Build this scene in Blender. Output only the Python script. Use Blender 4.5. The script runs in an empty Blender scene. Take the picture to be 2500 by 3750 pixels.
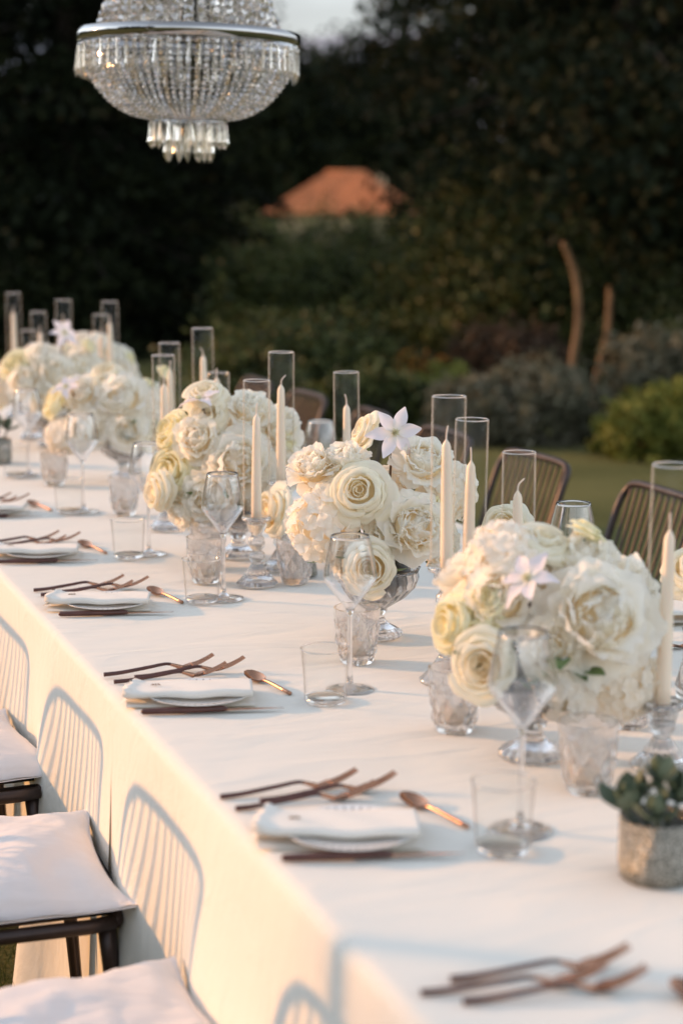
import bpy, math, random
import numpy as np
from mathutils import Vector, Matrix, Quaternion, Euler
random.seed(7); rng = np.random.default_rng(7)
S = bpy.context.scene
C = S.collection
PI = math.pi
# ------------------------------------------------------------------ camera
TZ = 0.75                       # table height
YAW = math.radians(20.85); PITCH = math.radians(9.592)
cam = bpy.data.cameras.new('camera'); cam_o = bpy.data.objects.new('camera', cam); C.objects.link(cam_o)
cam_o.location = (0, 0, 1.55)
cam_o.rotation_euler = (PI/2 - PITCH, 0, -YAW)
cam.sensor_fit = 'VERTICAL'; cam.sensor_height = 36; cam.sensor_width = 24
cam.lens = 61.22; cam.clip_start = 0.05; cam.clip_end = 6000
cam.dof.use_dof = True; cam.dof.focus_distance = 3.32; cam.dof.aperture_fstop = 2.5
S.camera = cam_o
# ------------------------------------------------------------------ light
SUN_EL = math.radians(13.2)
to_sun = Vector((-0.8*math.cos(SUN_EL), 0.6*math.cos(SUN_EL), math.sin(SUN_EL)))
sun = bpy.data.lights.new('sun', 'SUN'); sun_o = bpy.data.objects.new('sun', sun); C.objects.link(sun_o)
sun.energy = 2.0; sun.angle = math.radians(1.1); sun.color = (0.72, 0.35, 0.13)
sun_o.rotation_euler = to_sun.to_track_quat('Z', 'Y').to_euler()
W = bpy.data.worlds.new('World'); S.world = W; W.use_nodes = True
wn = W.node_tree; wn.nodes.clear()
sky = wn.nodes.new('ShaderNodeTexSky'); sky.sky_type = 'NISHITA'; sky.sun_disc = False
sky.sun_elevation = SUN_EL; sky.sun_rotation = math.atan2(-0.8, 0.6)
sky.altitude = 200; sky.air_density = 1.0; sky.dust_density = 0.15; sky.ozone_density = 1.0
bg = wn.nodes.new('ShaderNodeBackground'); bg.inputs[1].default_value = 0.15
wo = wn.nodes.new('ShaderNodeOutputWorld')
hs = wn.nodes.new('ShaderNodeHueSaturation')       # haze and thin cloud: the sky greys towards the horizon all round
wtc = wn.nodes.new('ShaderNodeTexCoord'); wsx = wn.nodes.new('ShaderNodeSeparateXYZ'); wmr = wn.nodes.new('ShaderNodeMapRange')
wn.links.new(wtc.outputs['Generated'], wsx.inputs[0]); wn.links.new(wsx.outputs[2], wmr.inputs[0])
wmr.inputs[1].default_value = 0.03; wmr.inputs[2].default_value = 0.40; wmr.inputs[3].default_value = 0.15; wmr.inputs[4].default_value = 0.45
wn.links.new(wmr.outputs[0], hs.inputs['Saturation'])
wn.links.new(sky.outputs[0], hs.inputs['Color']); # a grey evening cloud bank low over the whole horizon, broken and soft edged
wno = wn.nodes.new('ShaderNodeTexNoise'); wno.inputs['Scale'].default_value = 3.2; wno.inputs['Detail'].default_value = 5.0
wmp = wn.nodes.new('ShaderNodeMapping'); wmp.inputs['Scale'].default_value = (1, 1, 3.0); wn.links.new(wtc.outputs['Generated'], wmp.inputs[0]); wn.links.new(wmp.outputs[0], wno.inputs['Vector'])
wad = wn.nodes.new('ShaderNodeMath'); wad.operation = 'MULTIPLY_ADD'; wad.inputs[1].default_value = 0.12; wn.links.new(wno.outputs[0], wad.inputs[0]); wn.links.new(wsx.outputs[2], wad.inputs[2])
wm2 = wn.nodes.new('ShaderNodeMapRange'); wm2.interpolation_type = 'SMOOTHSTEP'; wn.links.new(wad.outputs[0], wm2.inputs[0])
wm2.inputs[1].default_value = 0.13; wm2.inputs[2].default_value = 0.27; wm2.inputs[3].default_value = 0.22; wm2.inputs[4].default_value = 1.0
wsc = wn.nodes.new('ShaderNodeVectorMath'); wsc.operation = 'SCALE'; wn.links.new(hs.outputs[0], wsc.inputs[0]); wn.links.new(wm2.outputs[0], wsc.inputs['Scale'])
wn.links.new(wsc.outputs[0], bg.inputs[0]); wn.links.new(bg.outputs[0], wo.inputs[0])
S.view_settings.view_transform = 'Standard'; S.view_settings.look = 'None'
S.view_settings.gamma = 1.0; S.view_settings.exposure = 1.56; S.view_settings.use_curve_mapping = False
S.render.engine = 'CYCLES'
cy = S.cycles
cy.use_denoising = True
try: cy.denoiser = 'OPENIMAGEDENOISE'
except Exception: pass
cy.max_bounces = 24; cy.transmission_bounces = 12; cy.transparent_max_bounces = 40
cy.glossy_bounces = 5; cy.diffuse_bounces = 20
cy.caustics_reflective = False; cy.caustics_refractive = True
cy.sample_clamp_indirect = 5.0; cy.blur_glossy = 0.3

# ------------------------------------------------------------------ helpers
class MB:
    def __init__(s): s.v = []; s.f = []; s.a = []; s.n = 0
    def add(s, V, F, tone=None):
        V = np.asarray(V, float).reshape(-1, 3)
        s.v.append(V); o = s.n
        s.f.extend([tuple(i + o for i in f) for f in F])
        if tone is None: tone = np.zeros(len(V))
        s.a.append(np.broadcast_to(np.asarray(tone, float), (len(V),)).copy())
        s.n += len(V); return s
    def mesh(s, name, mat, smooth=True):
        me = bpy.data.meshes.new(name)
        V = np.concatenate(s.v) if s.v else np.zeros((0, 3))
        me.from_pydata(V.tolist(), [], s.f)
        if mat is not None: me.materials.append(mat)
        if smooth: me.polygons.foreach_set('use_smooth', [True]*len(me.polygons))
        at = me.attributes.new('tone', 'FLOAT', 'POINT'); at.data.foreach_set('value', np.concatenate(s.a) if s.a else [])
        me.update(); return me

def fast_quads(name, V, tone, mat, nv=4):
    """V: (n, nv, 3) polygons"""
    n = len(V); me = bpy.data.meshes.new(name)
    me.vertices.add(n*nv); me.vertices.foreach_set('co', V.reshape(-1))
    me.loops.add(n*nv); me.loops.foreach_set('vertex_index', np.arange(n*nv))
    me.polygons.add(n); me.polygons.foreach_set('loop_start', np.arange(n)*nv)
    me.update(calc_edges=True)
    at = me.attributes.new('tone', 'FLOAT', 'POINT'); at.data.foreach_set('value', np.repeat(tone, nv))
    me.materials.append(mat); return me

def link(name, me, parent=None, loc=(0, 0, 0), rot=(0, 0, 0), scale=1.0):
    o = bpy.data.objects.new(name, me); C.objects.link(o)
    o.parent = parent; o.location = loc; o.rotation_euler = rot
    o.scale = (scale,)*3 if not hasattr(scale, '__len__') else scale
    return o
def tag(o, label=None, cat=None, group=None, kind=None):
    if label: o['label'] = label
    if cat: o['category'] = cat
    if group: o['group'] = group
    if kind: o['kind'] = kind
    return o
def empty(name, loc, rz=0.0, rot=None):
    o = bpy.data.objects.new(name, None); C.objects.link(o); o.location = loc
    o.rotation_euler = rot if rot is not None else (0, 0, rz); o.empty_display_size = 0.05
    return o
def kids(o): return KID.get(o.name, [])
KID = {}
def part(name, me, parent, **k):
    o = link(name, me, parent, **k); return o
def copy_tree(o, parent=None):
    c = o.copy(); C.objects.link(c); c.parent = parent
    for ch in list(o.children): copy_tree(ch, c)
    return c

def lathe(prof, n=32, rf=None, cap0=False, cap1=False):
    prof = np.asarray(prof, float); m = len(prof)
    a = np.arange(n)*2*PI/n
    V = np.zeros((m, n, 3))
    for i, (r, z) in enumerate(prof):
        rr = r*np.ones(n)
        if rf is not None: rr = rf(rr, a, z, i)
        V[i, :, 0] = rr*np.cos(a); V[i, :, 1] = rr*np.sin(a); V[i, :, 2] = z
    F = []
    for i in range(m-1):
        for j in range(n):
            k = (j+1) % n
            F.append((i*n+j, i*n+k, (i+1)*n+k, (i+1)*n+j))
    if cap0: F.append(tuple(range(n-1, -1, -1)))
    if cap1: F.append(tuple((m-1)*n+j for j in range(n)))
    return V.reshape(-1, 3), F
def tube(path, rad, n=8, caps=True):
    P = [Vector(p) for p in path]; m = len(P)
    rad = [rad]*m if not hasattr(rad, '__len__') else rad
    V = []; up = None
    for i in range(m):
        t = (P[min(i+1, m-1)] - P[max(i-1, 0)]).normalized()
        if up is None:
            up = Vector((0, 0, 1)) if abs(t.z) < 0.9 else Vector((1, 0, 0))
        x = t.cross(up).normalized(); y = x.cross(t).normalized(); up = y
        for j in range(n):
            b = 2*PI*j/n
            V.append(tuple(P[i] + (x*math.cos(b) + y*math.sin(b))*rad[i]))
    F = []
    for i in range(m-1):
        for j in range(n):
            k = (j+1) % n; F.append((i*n+j, i*n+k, (i+1)*n+k, (i+1)*n+j))
    if caps: F.append(tuple(range(n-1, -1, -1))); F.append(tuple((m-1)*n+j for j in range(n)))
    return np.array(V), F
def box(x0, x1, y0, y1, z0, z1):
    V = [(x, y, z) for x in (x0, x1) for y in (y0, y1) for z in (z0, z1)]
    return np.array(V), [(0,1,3,2),(4,6,7,5),(0,4,5,1),(2,3,7,6),(0,2,6,4),(1,5,7,3)]
def grid(P):
    """P: (m, n, 3)"""
    m, n = P.shape[:2]
    F = [(i*n+j, i*n+j+1, (i+1)*n+j+1, (i+1)*n+j) for i in range(m-1) for j in range(n-1)]
    return P.reshape(-1, 3), F
def smooth_path(pts, k=6):
    pts = [Vector(p) for p in pts]; out = []
    Q = [pts[0]*2-pts[1]] + pts + [pts[-1]*2-pts[-2]]
    for i in range(1, len(Q)-2):
        for s in range(k):
            t = s/k; a, b, c, d = Q[i-1], Q[i], Q[i+1], Q[i+2]
            out.append(0.5*((2*b)+(c-a)*t+(2*a-5*b+4*c-d)*t*t+(3*b-a-3*c+d)*t**3))
    out.append(pts[-1]); return out
_PH = [(rng.uniform(0, 2*PI), rng.uniform(0, 2*PI), rng.uniform(0, 2*PI)) for _ in range(60)]
def wob(x, y, z=0.0, f=1.0, seed=0, octs=4):
    """cheap smooth noise about -1..1"""
    t = np.zeros_like(np.asarray(x, float)); amp = 1.0; tot = 0
    for o in range(octs):
        for q in range(3):
            p = _PH[(seed*7 + o*3 + q) % 60]
            a = p[0]; ca, sa = math.cos(a), math.sin(a)
            t = t + amp/3*np.sin(f*(ca*x + sa*y + 0.6*math.sin(p[1])*z) + p[2] + 1.3*np.sin(f*0.53*(sa*x - ca*y) + p[1]))
        tot += amp/1.6; amp *= 0.55; f *= 1.93
    return t/tot

# ------------------------------------------------------------------ materials
def newmat(name):
    m = bpy.data.materials.new(name); m.use_nodes = True
    nt = m.node_tree; nt.nodes.clear()
    out = nt.nodes.new('ShaderNodeOutputMaterial')
    return m, nt, out
def N(nt, t, **k):
    n = nt.nodes.new(t)
    for a, b in k.items():
        if a.startswith('i_'):
            key = a[2:]
            key = int(key) if key.isdigit() else key.replace('_', ' ')
            n.inputs[key].default_value = b
        else: setattr(n, a, b)
    return n
def L(nt, a, b): nt.links.new(a, b)
def pbr(name, col, rough=0.5, metal=0.0, bump=None, var=None, **k):
    m, nt, out = newmat(name)
    p = N(nt, 'ShaderNodeBsdfPrincipled'); p.inputs['Base Color'].default_value = (*col, 1)
    p.inputs['Roughness'].default_value = rough; p.inputs['Metallic'].default_value = metal
    for a, b in k.items(): p.inputs[a.replace('_', ' ')].default_value = b
    tc = N(nt, 'ShaderNodeTexCoord')
    if var:
        sc, amt = var
        no = N(nt, 'ShaderNodeTexNoise'); no.inputs['Scale'].default_value = sc; no.inputs['Detail'].default_value = 5
        L(nt, tc.outputs['Object'], no.inputs['Vector'])
        mr = N(nt, 'ShaderNodeMapRange'); mr.inputs[1].default_value = 0.3; mr.inputs[2].default_value = 0.7
        mr.inputs[3].default_value = 1-amt; mr.inputs[4].default_value = 1+amt
        L(nt, no.outputs[0], mr.inputs[0])
        mx = N(nt, 'ShaderNodeVectorMath', operation='SCALE'); mx.inputs[0].default_value = col
        L(nt, mr.outputs[0], mx.inputs['Scale']); L(nt, mx.outputs[0], p.inputs['Base Color'])
    if bump:
        sc, st, dist = bump
        no = N(nt, 'ShaderNodeTexNoise'); no.inputs['Scale'].default_value = sc; no.inputs['Detail'].default_value = 6
        L(nt, tc.outputs['Object'], no.inputs['Vector'])
        bp = N(nt, 'ShaderNodeBump'); bp.inputs['Strength'].default_value = st; bp.inputs['Distance'].default_value = dist
        L(nt, no.outputs[0], bp.inputs['Height']); L(nt, bp.outputs[0], p.inputs['Normal'])
    L(nt, p.outputs[0], out.inputs[0]); return m

def cloth_mat(name, col, wr=0.6):
    m, nt, out = newmat(name)
    tc = N(nt, 'ShaderNodeTexCoord')
    p = N(nt, 'ShaderNodeBsdfPrincipled'); p.inputs['Base Color'].default_value = (*col, 1)
    p.inputs['Roughness'].default_value = 0.85; p.inputs['Specular IOR Level'].default_value = 0.2
    p.inputs['Sheen Weight'].default_value = 0.15
    n1 = N(nt, 'ShaderNodeTexNoise', i_Scale=7.0, i_Detail=4.0, i_Roughness=0.55, i_Distortion=1.2)
    n2 = N(nt, 'ShaderNodeTexNoise', i_Scale=60.0, i_Detail=3.0)
    mp = N(nt, 'ShaderNodeMapping'); mp.inputs['Scale'].default_value = (0.55, 1.7, 1.0); mp.inputs['Rotation'].default_value = (0, 0, 0.5)
    L(nt, tc.outputs['Object'], mp.inputs[0]); L(nt, mp.outputs[0], n1.inputs['Vector']); L(nt, tc.outputs['Object'], n2.inputs['Vector'])
    b1 = N(nt, 'ShaderNodeBump', i_Strength=wr, i_Distance=0.008); L(nt, n1.outputs[0], b1.inputs['Height'])
    b2 = N(nt, 'ShaderNodeBump', i_Strength=0.25, i_Distance=0.0012); L(nt, n2.outputs[0], b2.inputs['Height'])
    L(nt, b1.outputs[0], b2.inputs['Normal']); L(nt, b2.outputs[0], p.inputs['Normal'])
    tr = N(nt, 'ShaderNodeBsdfTranslucent', i_Color=(*[c*0.95 for c in col], 1)); L(nt, b2.outputs[0], tr.inputs['Normal'])
    mx = N(nt, 'ShaderNodeMixShader'); mx.inputs[0].default_value = 0.07
    L(nt, p.outputs[0], mx.inputs[1]); L(nt, tr.outputs[0], mx.inputs[2]); L(nt, mx.outputs[0], out.inputs[0])
    return m
def schlick(nt, f0, power=4.0, top=0.9):
    lw = N(nt, 'ShaderNodeLayerWeight'); lw.inputs['Blend'].default_value = 0.5
    pw = N(nt, 'ShaderNodeMath', operation='POWER'); pw.inputs[1].default_value = power; L(nt, lw.outputs['Facing'], pw.inputs[0])
    ma = N(nt, 'ShaderNodeMath', operation='MULTIPLY_ADD'); ma.inputs[1].default_value = top-f0; ma.inputs[2].default_value = f0
    L(nt, pw.outputs[0], ma.inputs[0]); return ma.outputs[0]
def thin_glass(name, tint=(0.988, 0.99, 0.988), f0=0.02, power=5.0, top=0.6, edge=(0.55, 0.55, 0.54), epow=3.0, glow=0.0):
    """thin blown glass: light goes straight through, the longer way through a glancing wall takes some of it, reflection grows at the edges"""
    m, nt, out = newmat(name)
    mc = N(nt, 'ShaderNodeMix', data_type='RGBA'); mc.inputs[6].default_value = (*tint, 1); mc.inputs[7].default_value = (*edge, 1)
    L(nt, schlick(nt, 0.0, epow, 1.0), mc.inputs[0])
    t = N(nt, 'ShaderNodeBsdfTransparent'); L(nt, mc.outputs[2], t.inputs[0])
    g = N(nt, 'ShaderNodeBsdfGlossy', i_Roughness=0.03, i_Color=(1, 1, 1, 1))
    mx = N(nt, 'ShaderNodeMixShader'); L(nt, schlick(nt, f0, power, top), mx.inputs[0])
    L(nt, t.outputs[0], mx.inputs[1]); L(nt, g.outputs[0], mx.inputs[2])
    L(nt, painted_wall_glow(nt, mx.outputs[0], glow, 7.0, (0.9, 0.86, 0.8)) if glow else mx.outputs[0], out.inputs[0])   # pale edge colour painted in for light guided along the wall
    return m
def painted_wall_glow(nt, shader, amt, power, col):
    d = N(nt, 'ShaderNodeBsdfTranslucent', i_Color=(*col, 1)); d2 = N(nt, 'ShaderNodeBsdfDiffuse', i_Color=(*col, 1))
    ad = N(nt, 'ShaderNodeMixShader'); ad.inputs[0].default_value = .5; L(nt, d.outputs[0], ad.inputs[1]); L(nt, d2.outputs[0], ad.inputs[2])
    mx = N(nt, 'ShaderNodeMixShader'); L(nt, schlick(nt, 0.0, power, amt), mx.inputs[0]); L(nt, shader, mx.inputs[1]); L(nt, ad.outputs[0], mx.inputs[2]); return mx.outputs[0]
def crystal(name, clear=0.45, white=0.06, rough=0.04, tint=(1, 1, 1), ior=1.5, gloss=0.06):
    """solid cut glass: refraction, part straight-through light, a little internal scatter"""
    m, nt, out = newmat(name)
    g = N(nt, 'ShaderNodeBsdfGlass', i_Roughness=rough, i_IOR=ior, i_Color=(*tint, 1))
    t = N(nt, 'ShaderNodeBsdfTransparent', i_Color=(0.97, 0.97, 0.96, 1))
    gl = N(nt, 'ShaderNodeBsdfGlossy', i_Roughness=max(rough*2.2, 0.08))
    d = N(nt, 'ShaderNodeBsdfTranslucent', i_Color=(0.9, 0.9, 0.9, 1))
    m1 = N(nt, 'ShaderNodeMixShader'); m1.inputs[0].default_value = clear
    L(nt, g.outputs[0], m1.inputs[1]); L(nt, t.outputs[0], m1.inputs[2])
    m2 = N(nt, 'ShaderNodeMixShader'); m2.inputs[0].default_value = white
    L(nt, m1.outputs[0], m2.inputs[1]); L(nt, d.outputs[0], m2.inputs[2])
    fr = schlick(nt, gloss, 3.0, 0.85)
    m3 = N(nt, 'ShaderNodeMixShader'); L(nt, fr, m3.inputs[0])
    L(nt, m2.outputs[0], m3.inputs[1]); L(nt, gl.outputs[0], m3.inputs[2]); L(nt, m3.outputs[0], out.inputs[0])
    return m
def ramp_mat(name, stops, trans=0.3, rough=0.6, nscale=0.0, spec=0.3, noise_amt=0.12):
    """colour over the mesh's own 'tone' value (pigment and painted warm crease light from petal base to tip, leaf to leaf variation)"""
    m, nt, out = newmat(name)
    at = N(nt, 'ShaderNodeAttribute', attribute_name='tone')
    cr = N(nt, 'ShaderNodeValToRGB'); el = cr.color_ramp.elements
    while len(el) > 1: el.remove(el[-1])
    el[0].position = stops[0][0]; el[0].color = (*stops[0][1], 1)
    for q, c in stops[1:]:
        e = el.new(q); e.color = (*c, 1)
    src = at.outputs['Fac']
    if nscale:
        tc = N(nt, 'ShaderNodeTexCoord'); no = N(nt, 'ShaderNodeTexNoise', i_Scale=nscale, i_Detail=3.0)
        L(nt, tc.outputs['Object'], no.inputs['Vector'])
        mm = N(nt, 'ShaderNodeMath', operation='MULTIPLY_ADD'); mm.inputs[1].default_value = noise_amt*2; 
        ms = N(nt, 'ShaderNodeMath', operation='SUBTRACT'); ms.inputs[1].default_value = noise_amt
        L(nt, no.outputs[0], mm.inputs[0]); L(nt, src, mm.inputs[2]); L(nt, mm.outputs[0], ms.inputs[0]); src = ms.outputs[0]
    L(nt, src, cr.inputs[0])
    p = N(nt, 'ShaderNodeBsdfPrincipled'); p.inputs['Roughness'].default_value = rough; p.inputs['Specular IOR Level'].default_value = spec
    L(nt, cr.outputs[0], p.inputs['Base Color'])
    tr = N(nt, 'ShaderNodeBsdfTranslucent'); L(nt, cr.outputs[0], tr.inputs['Color'])
    mx = N(nt, 'ShaderNodeMixShader'); mx.inputs[0].default_value = trans
    L(nt, p.outputs[0], mx.inputs[1]); L(nt, tr.outputs[0], mx.inputs[2]); L(nt, mx.outputs[0], out.inputs[0])
    return m

M = {}
M['cloth'] = cloth_mat('white_linen', (0.83, 0.79, 0.71), 0.7)
M['cloth_lower'] = cloth_mat('white_linen_lower', (0.82, 0.785, 0.705), 0.7)
M['napkin'] = cloth_mat('napkin_linen', (0.84, 0.80, 0.73), 0.25)
M['cushion'] = cloth_mat('cushion_cotton', (0.81, 0.775, 0.765), 0.8)
M['thread'] = pbr('brown_thread', (0.22, 0.13, 0.07), 0.8)
M['wax'] = pbr('ivory_wax', (0.87, 0.73, 0.58), 0.45, Subsurface_Weight=0.25, Subsurface_Radius=(0.02, 0.012, 0.008), Subsurface_Scale=0.3)
M['wick'] = pbr('wick', (0.75, 0.62, 0.52), 0.9)
M['glass'] = thin_glass('clear_thin_glass', f0=0.010, power=6.0, top=0.55, edge=(0.34, 0.32, 0.31), epow=7.0, glow=0.2)
M['tubeglass'] = thin_glass('clear_tube_glass', f0=0.006, power=7.0, top=0.85, edge=(0.5, 0.46, 0.42), epow=9.0, glow=0.6)
M['blown'] = crystal('blown_wine_glass', 0.0, 0.0, 0.0, gloss=0.03)
M['rim'] = crystal('whitened_glass_rim', 0.3, 0.35, 0.05)  # milky white share painted in for light caught at the rim
M['crystal'] = crystal('pressed_glass', 0.0, 0.06, 0.0)
M['cut'] = crystal('diamond_cut_glass', 0.0, 0.15, 0.0)
M['gem'] = crystal('chandelier_crystal', 0.28, 0.06, 0.03, (1, 0.96, 0.90), 1.65, 0.30)
M['gem_warm_flash'] = crystal('chandelier_crystal_warm_flash', 0.25, 0.08, 0.03, (1, 0.86, 0.64), 1.7, 0.30)  # warm and cool tints stand in for colours split by the crystals
M['gem_cool_flash'] = crystal('chandelier_crystal_cool_flash', 0.28, 0.05, 0.03, (0.95, 0.96, 1), 1.7, 0.30)
M['gem_drop'] = crystal('chandelier_drop_crystal', 0.55, 0.03, 0.03, (1, 0.95, 0.86), 1.55, 0.07)
M['chrome'] = pbr('polished_chrome', (0.42, 0.41, 0.40), 0.06, 1.0)
M['copper'] = pbr('brushed_copper', (0.50, 0.26, 0.165), 0.26, 1.0, var=(60, 0.12))
M['handle'] = pbr('dark_brown_handle', (0.085, 0.028, 0.020), 0.32, 0.0, var=(40, 0.25))
M['bronze'] = pbr('bronze_painted_metal', (0.045, 0.030, 0.026), 0.36, 0.35, var=(30, 0.2))
M['rod'] = pbr('bronze_rods', (0.052, 0.034, 0.028), 0.34, 0.4)
M['liner'] = pbr('dark_liner', (0.012, 0.014, 0.011), 0.45)
M['post'] = pbr('white_painted_metal', (0.6, 0.58, 0.55), 0.4)
M['porcelain'] = None
M['rose'] = ramp_mat('cream_rose_petal', [(0.0, (0.96, 0.70, 0.30)), (0.22, (0.97, 0.88, 0.66)), (0.6, (0.975, 0.94, 0.82)), (1.0, (0.97, 0.95, 0.84))], 0.5, 0.6, 25, noise_amt=0.06)  # warm base mixes pigment with light bounced in the creases, put into colour
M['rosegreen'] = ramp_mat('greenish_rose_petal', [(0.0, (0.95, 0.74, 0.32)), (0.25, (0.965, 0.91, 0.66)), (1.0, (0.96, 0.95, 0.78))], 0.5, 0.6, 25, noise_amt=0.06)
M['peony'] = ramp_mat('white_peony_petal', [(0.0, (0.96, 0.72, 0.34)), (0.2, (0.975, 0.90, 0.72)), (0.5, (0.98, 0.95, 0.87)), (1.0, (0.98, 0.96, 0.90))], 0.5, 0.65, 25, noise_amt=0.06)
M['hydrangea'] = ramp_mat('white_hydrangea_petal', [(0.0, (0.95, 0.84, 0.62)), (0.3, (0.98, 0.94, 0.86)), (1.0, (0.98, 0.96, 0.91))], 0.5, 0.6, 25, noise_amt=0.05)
M['clematis'] = ramp_mat('lilac_white_clematis', [(0.0, (0.86, 0.84, 0.76)), (0.4, (0.88, 0.82, 0.86)), (1.0, (0.89, 0.83, 0.87))], 0.30, 0.6)
M['calyx'] = pbr('green_calyx', (0.10, 0.16, 0.05), 0.5, var=(50, 0.3))
M['stem'] = pbr('brown_flower_stem', (0.10, 0.055, 0.03), 0.6)
M['stamen'] = pbr('pale_stamens', (0.70, 0.66, 0.42), 0.7)
M['sage'] = ramp_mat('grey_green_leaf', [(0.0, (0.05, 0.075, 0.045)), (0.5, (0.09, 0.125, 0.075)), (1.0, (0.17, 0.20, 0.13))], 0.12, 0.55, 40)

def plate_mat():
    m, nt, out = newmat('white_porcelain_with_rib_shadow_dashes')
    tc = N(nt, 'ShaderNodeTexCoord'); sx = N(nt, 'ShaderNodeSeparateXYZ'); L(nt, tc.outputs['Object'], sx.inputs[0])
    an = N(nt, 'ShaderNodeMath', operation='ARCTAN2'); L(nt, sx.outputs[1], an.inputs[0]); L(nt, sx.outputs[0], an.inputs[1])
    mu = N(nt, 'ShaderNodeMath', operation='MULTIPLY'); mu.inputs[1].default_value = 44/(2*PI); L(nt, an.outputs[0], mu.inputs[0])
    fr = N(nt, 'ShaderNodeMath', operation='FRACT'); L(nt, mu.outputs[0], fr.inputs[0])
    lt = N(nt, 'ShaderNodeMath', operation='LESS_THAN'); lt.inputs[1].default_value = 0.2; L(nt, fr.outputs[0], lt.inputs[0])
    ln = N(nt, 'ShaderNodeVectorMath', operation='LENGTH'); L(nt, tc.outputs['Object'], ln.inputs[0])
    g1 = N(nt, 'ShaderNodeMath', operation='GREATER_THAN'); g1.inputs[1].default_value = 0.068; L(nt, ln.outputs['Value'], g1.inputs[0])
    g2 = N(nt, 'ShaderNodeMath', operation='LESS_THAN'); g2.inputs[1].default_value = 0.083; L(nt, ln.outputs['Value'], g2.inputs[0])
    a1 = N(nt, 'ShaderNodeMath', operation='MULTIPLY'); L(nt, g1.outputs[0], a1.inputs[0]); L(nt, g2.outputs[0], a1.inputs[1])
    a2 = N(nt, 'ShaderNodeMath', operation='MULTIPLY'); L(nt, a1.outputs[0], a2.inputs[0]); L(nt, lt.outputs[0], a2.inputs[1])
    mx = N(nt, 'ShaderNodeMix', data_type='RGBA'); L(nt, a2.outputs[0], mx.inputs[0])
    mx.inputs[6].default_value = (0.82, 0.80, 0.77, 1); mx.inputs[7].default_value = (0.25, 0.23, 0.22, 1)  # dark dashes paint the shadows between the plate's rim ribs
    p = N(nt, 'ShaderNodeBsdfPrincipled'); p.inputs['Roughness'].default_value = 0.22
    L(nt, mx.outputs[2], p.inputs['Base Color']); L(nt, p.outputs[0], out.inputs[0]); return m
M['porcelain'] = plate_mat()

def mercury_mat():
    m, nt, out = newmat('speckled_mercury_glass')
    tc = N(nt, 'ShaderNodeTexCoord')
    vo = N(nt, 'ShaderNodeTexVoronoi', i_Scale=420.0); L(nt, tc.outputs['Object'], vo.inputs['Vector'])
    no = N(nt, 'ShaderNodeTexNoise', i_Scale=330.0, i_Detail=3.0); L(nt, tc.outputs['Object'], no.inputs['Vector'])
    cr = N(nt, 'ShaderNodeValToRGB'); cr.color_ramp.elements[0].position = 0.42; cr.color_ramp.elements[0].color = (0.13, 0.125, 0.10, 1)
    cr.color_ramp.elements[1].position = 0.6; cr.color_ramp.elements[1].color = (0.50, 0.47, 0.41, 1)
    L(nt, no.outputs[0], cr.inputs[0])
    p = N(nt, 'ShaderNodeBsdfPrincipled'); p.inputs['Metallic'].default_value = 0.75; p.inputs['Roughness'].default_value = 0.3
    bp = N(nt, 'ShaderNodeBump', i_Strength=0.9, i_Distance=0.002); L(nt, vo.outputs['Distance'], bp.inputs['Height'])
    L(nt, bp.outputs[0], p.inputs['Normal']); L(nt, cr.outputs[0], p.inputs['Base Color']); L(nt, p.outputs[0], out.inputs[0]); return m
M['mercury'] = mercury_mat()

# ------------------------------------------------------------------ the setting: ground, hills
def lawn_mat():
    m, nt, out = newmat('mown_lawn')
    tc = N(nt, 'ShaderNodeTexCoord')
    n1 = N(nt, 'ShaderNodeTexNoise', i_Scale=0.7, i_Detail=6.0); n2 = N(nt, 'ShaderNodeTexNoise', i_Scale=90.0, i_Detail=4.0)
    L(nt, tc.outputs['Object'], n1.inputs['Vector']); L(nt, tc.outputs['Object'], n2.inputs['Vector'])
    ad = N(nt, 'ShaderNodeMath', operation='ADD'); L(nt, n1.outputs[0], ad.inputs[0]); L(nt, n2.outputs[0], ad.inputs[1])
    cr = N(nt, 'ShaderNodeValToRGB'); cr.color_ramp.elements[0].position = 0.75; cr.color_ramp.elements[0].color = (0.080, 0.092, 0.030, 1)
    cr.color_ramp.elements[1].position = 1.3; cr.color_ramp.elements[1].color = (0.24, 0.22, 0.085, 1)
    dv = N(nt, 'ShaderNodeMath', operation='MULTIPLY'); dv.inputs[1].default_value = 0.5; L(nt, ad.outputs[0], dv.inputs[0])
    cr.color_ramp.elements[0].position = 0.36; cr.color_ramp.elements[1].position = 0.64
    L(nt, dv.outputs[0], cr.inputs[0])
    p = N(nt, 'ShaderNodeBsdfPrincipled'); p.inputs['Roughness'].default_value = 0.9; p.inputs['Specular IOR Level'].default_value = 0.1
    bp = N(nt, 'ShaderNodeBump', i_Strength=1.0, i_Distance=0.03); L(nt, n2.outputs[0], bp.inputs['Height'])
    L(nt, cr.outputs[0], p.inputs['Base Color']); L(nt, bp.outputs[0], p.inputs['Normal']); L(nt, p.outputs[0], out.inputs[0]); return m
M['lawn'] = lawn_mat()
rr = np.concatenate([np.linspace(0, 40, 41), np.geomspace(42, 3000, 40)])
aa = np.linspace(0, 2*PI, 97)
P = np.zeros((len(rr), len(aa), 3))
for i, r in enumerate(rr):
    P[i, :, 0] = r*np.sin(aa); P[i, :, 1] = r*np.cos(aa)
    t = min(max((r-26)/70.0, 0), 1); t = t*t*(3-2*t)
    P[i, :, 2] = -2.6*t
ground = link('lawn', MB().add(*grid(P)).mesh('lawn', M['lawn'])); tag(ground, kind='structure')
M['hill'] = pbr('far_wooded_hill', (0.05, 0.06, 0.05), 0.95, var=(0.02, 0.35), Specular_IOR_Level=0.0)
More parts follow.
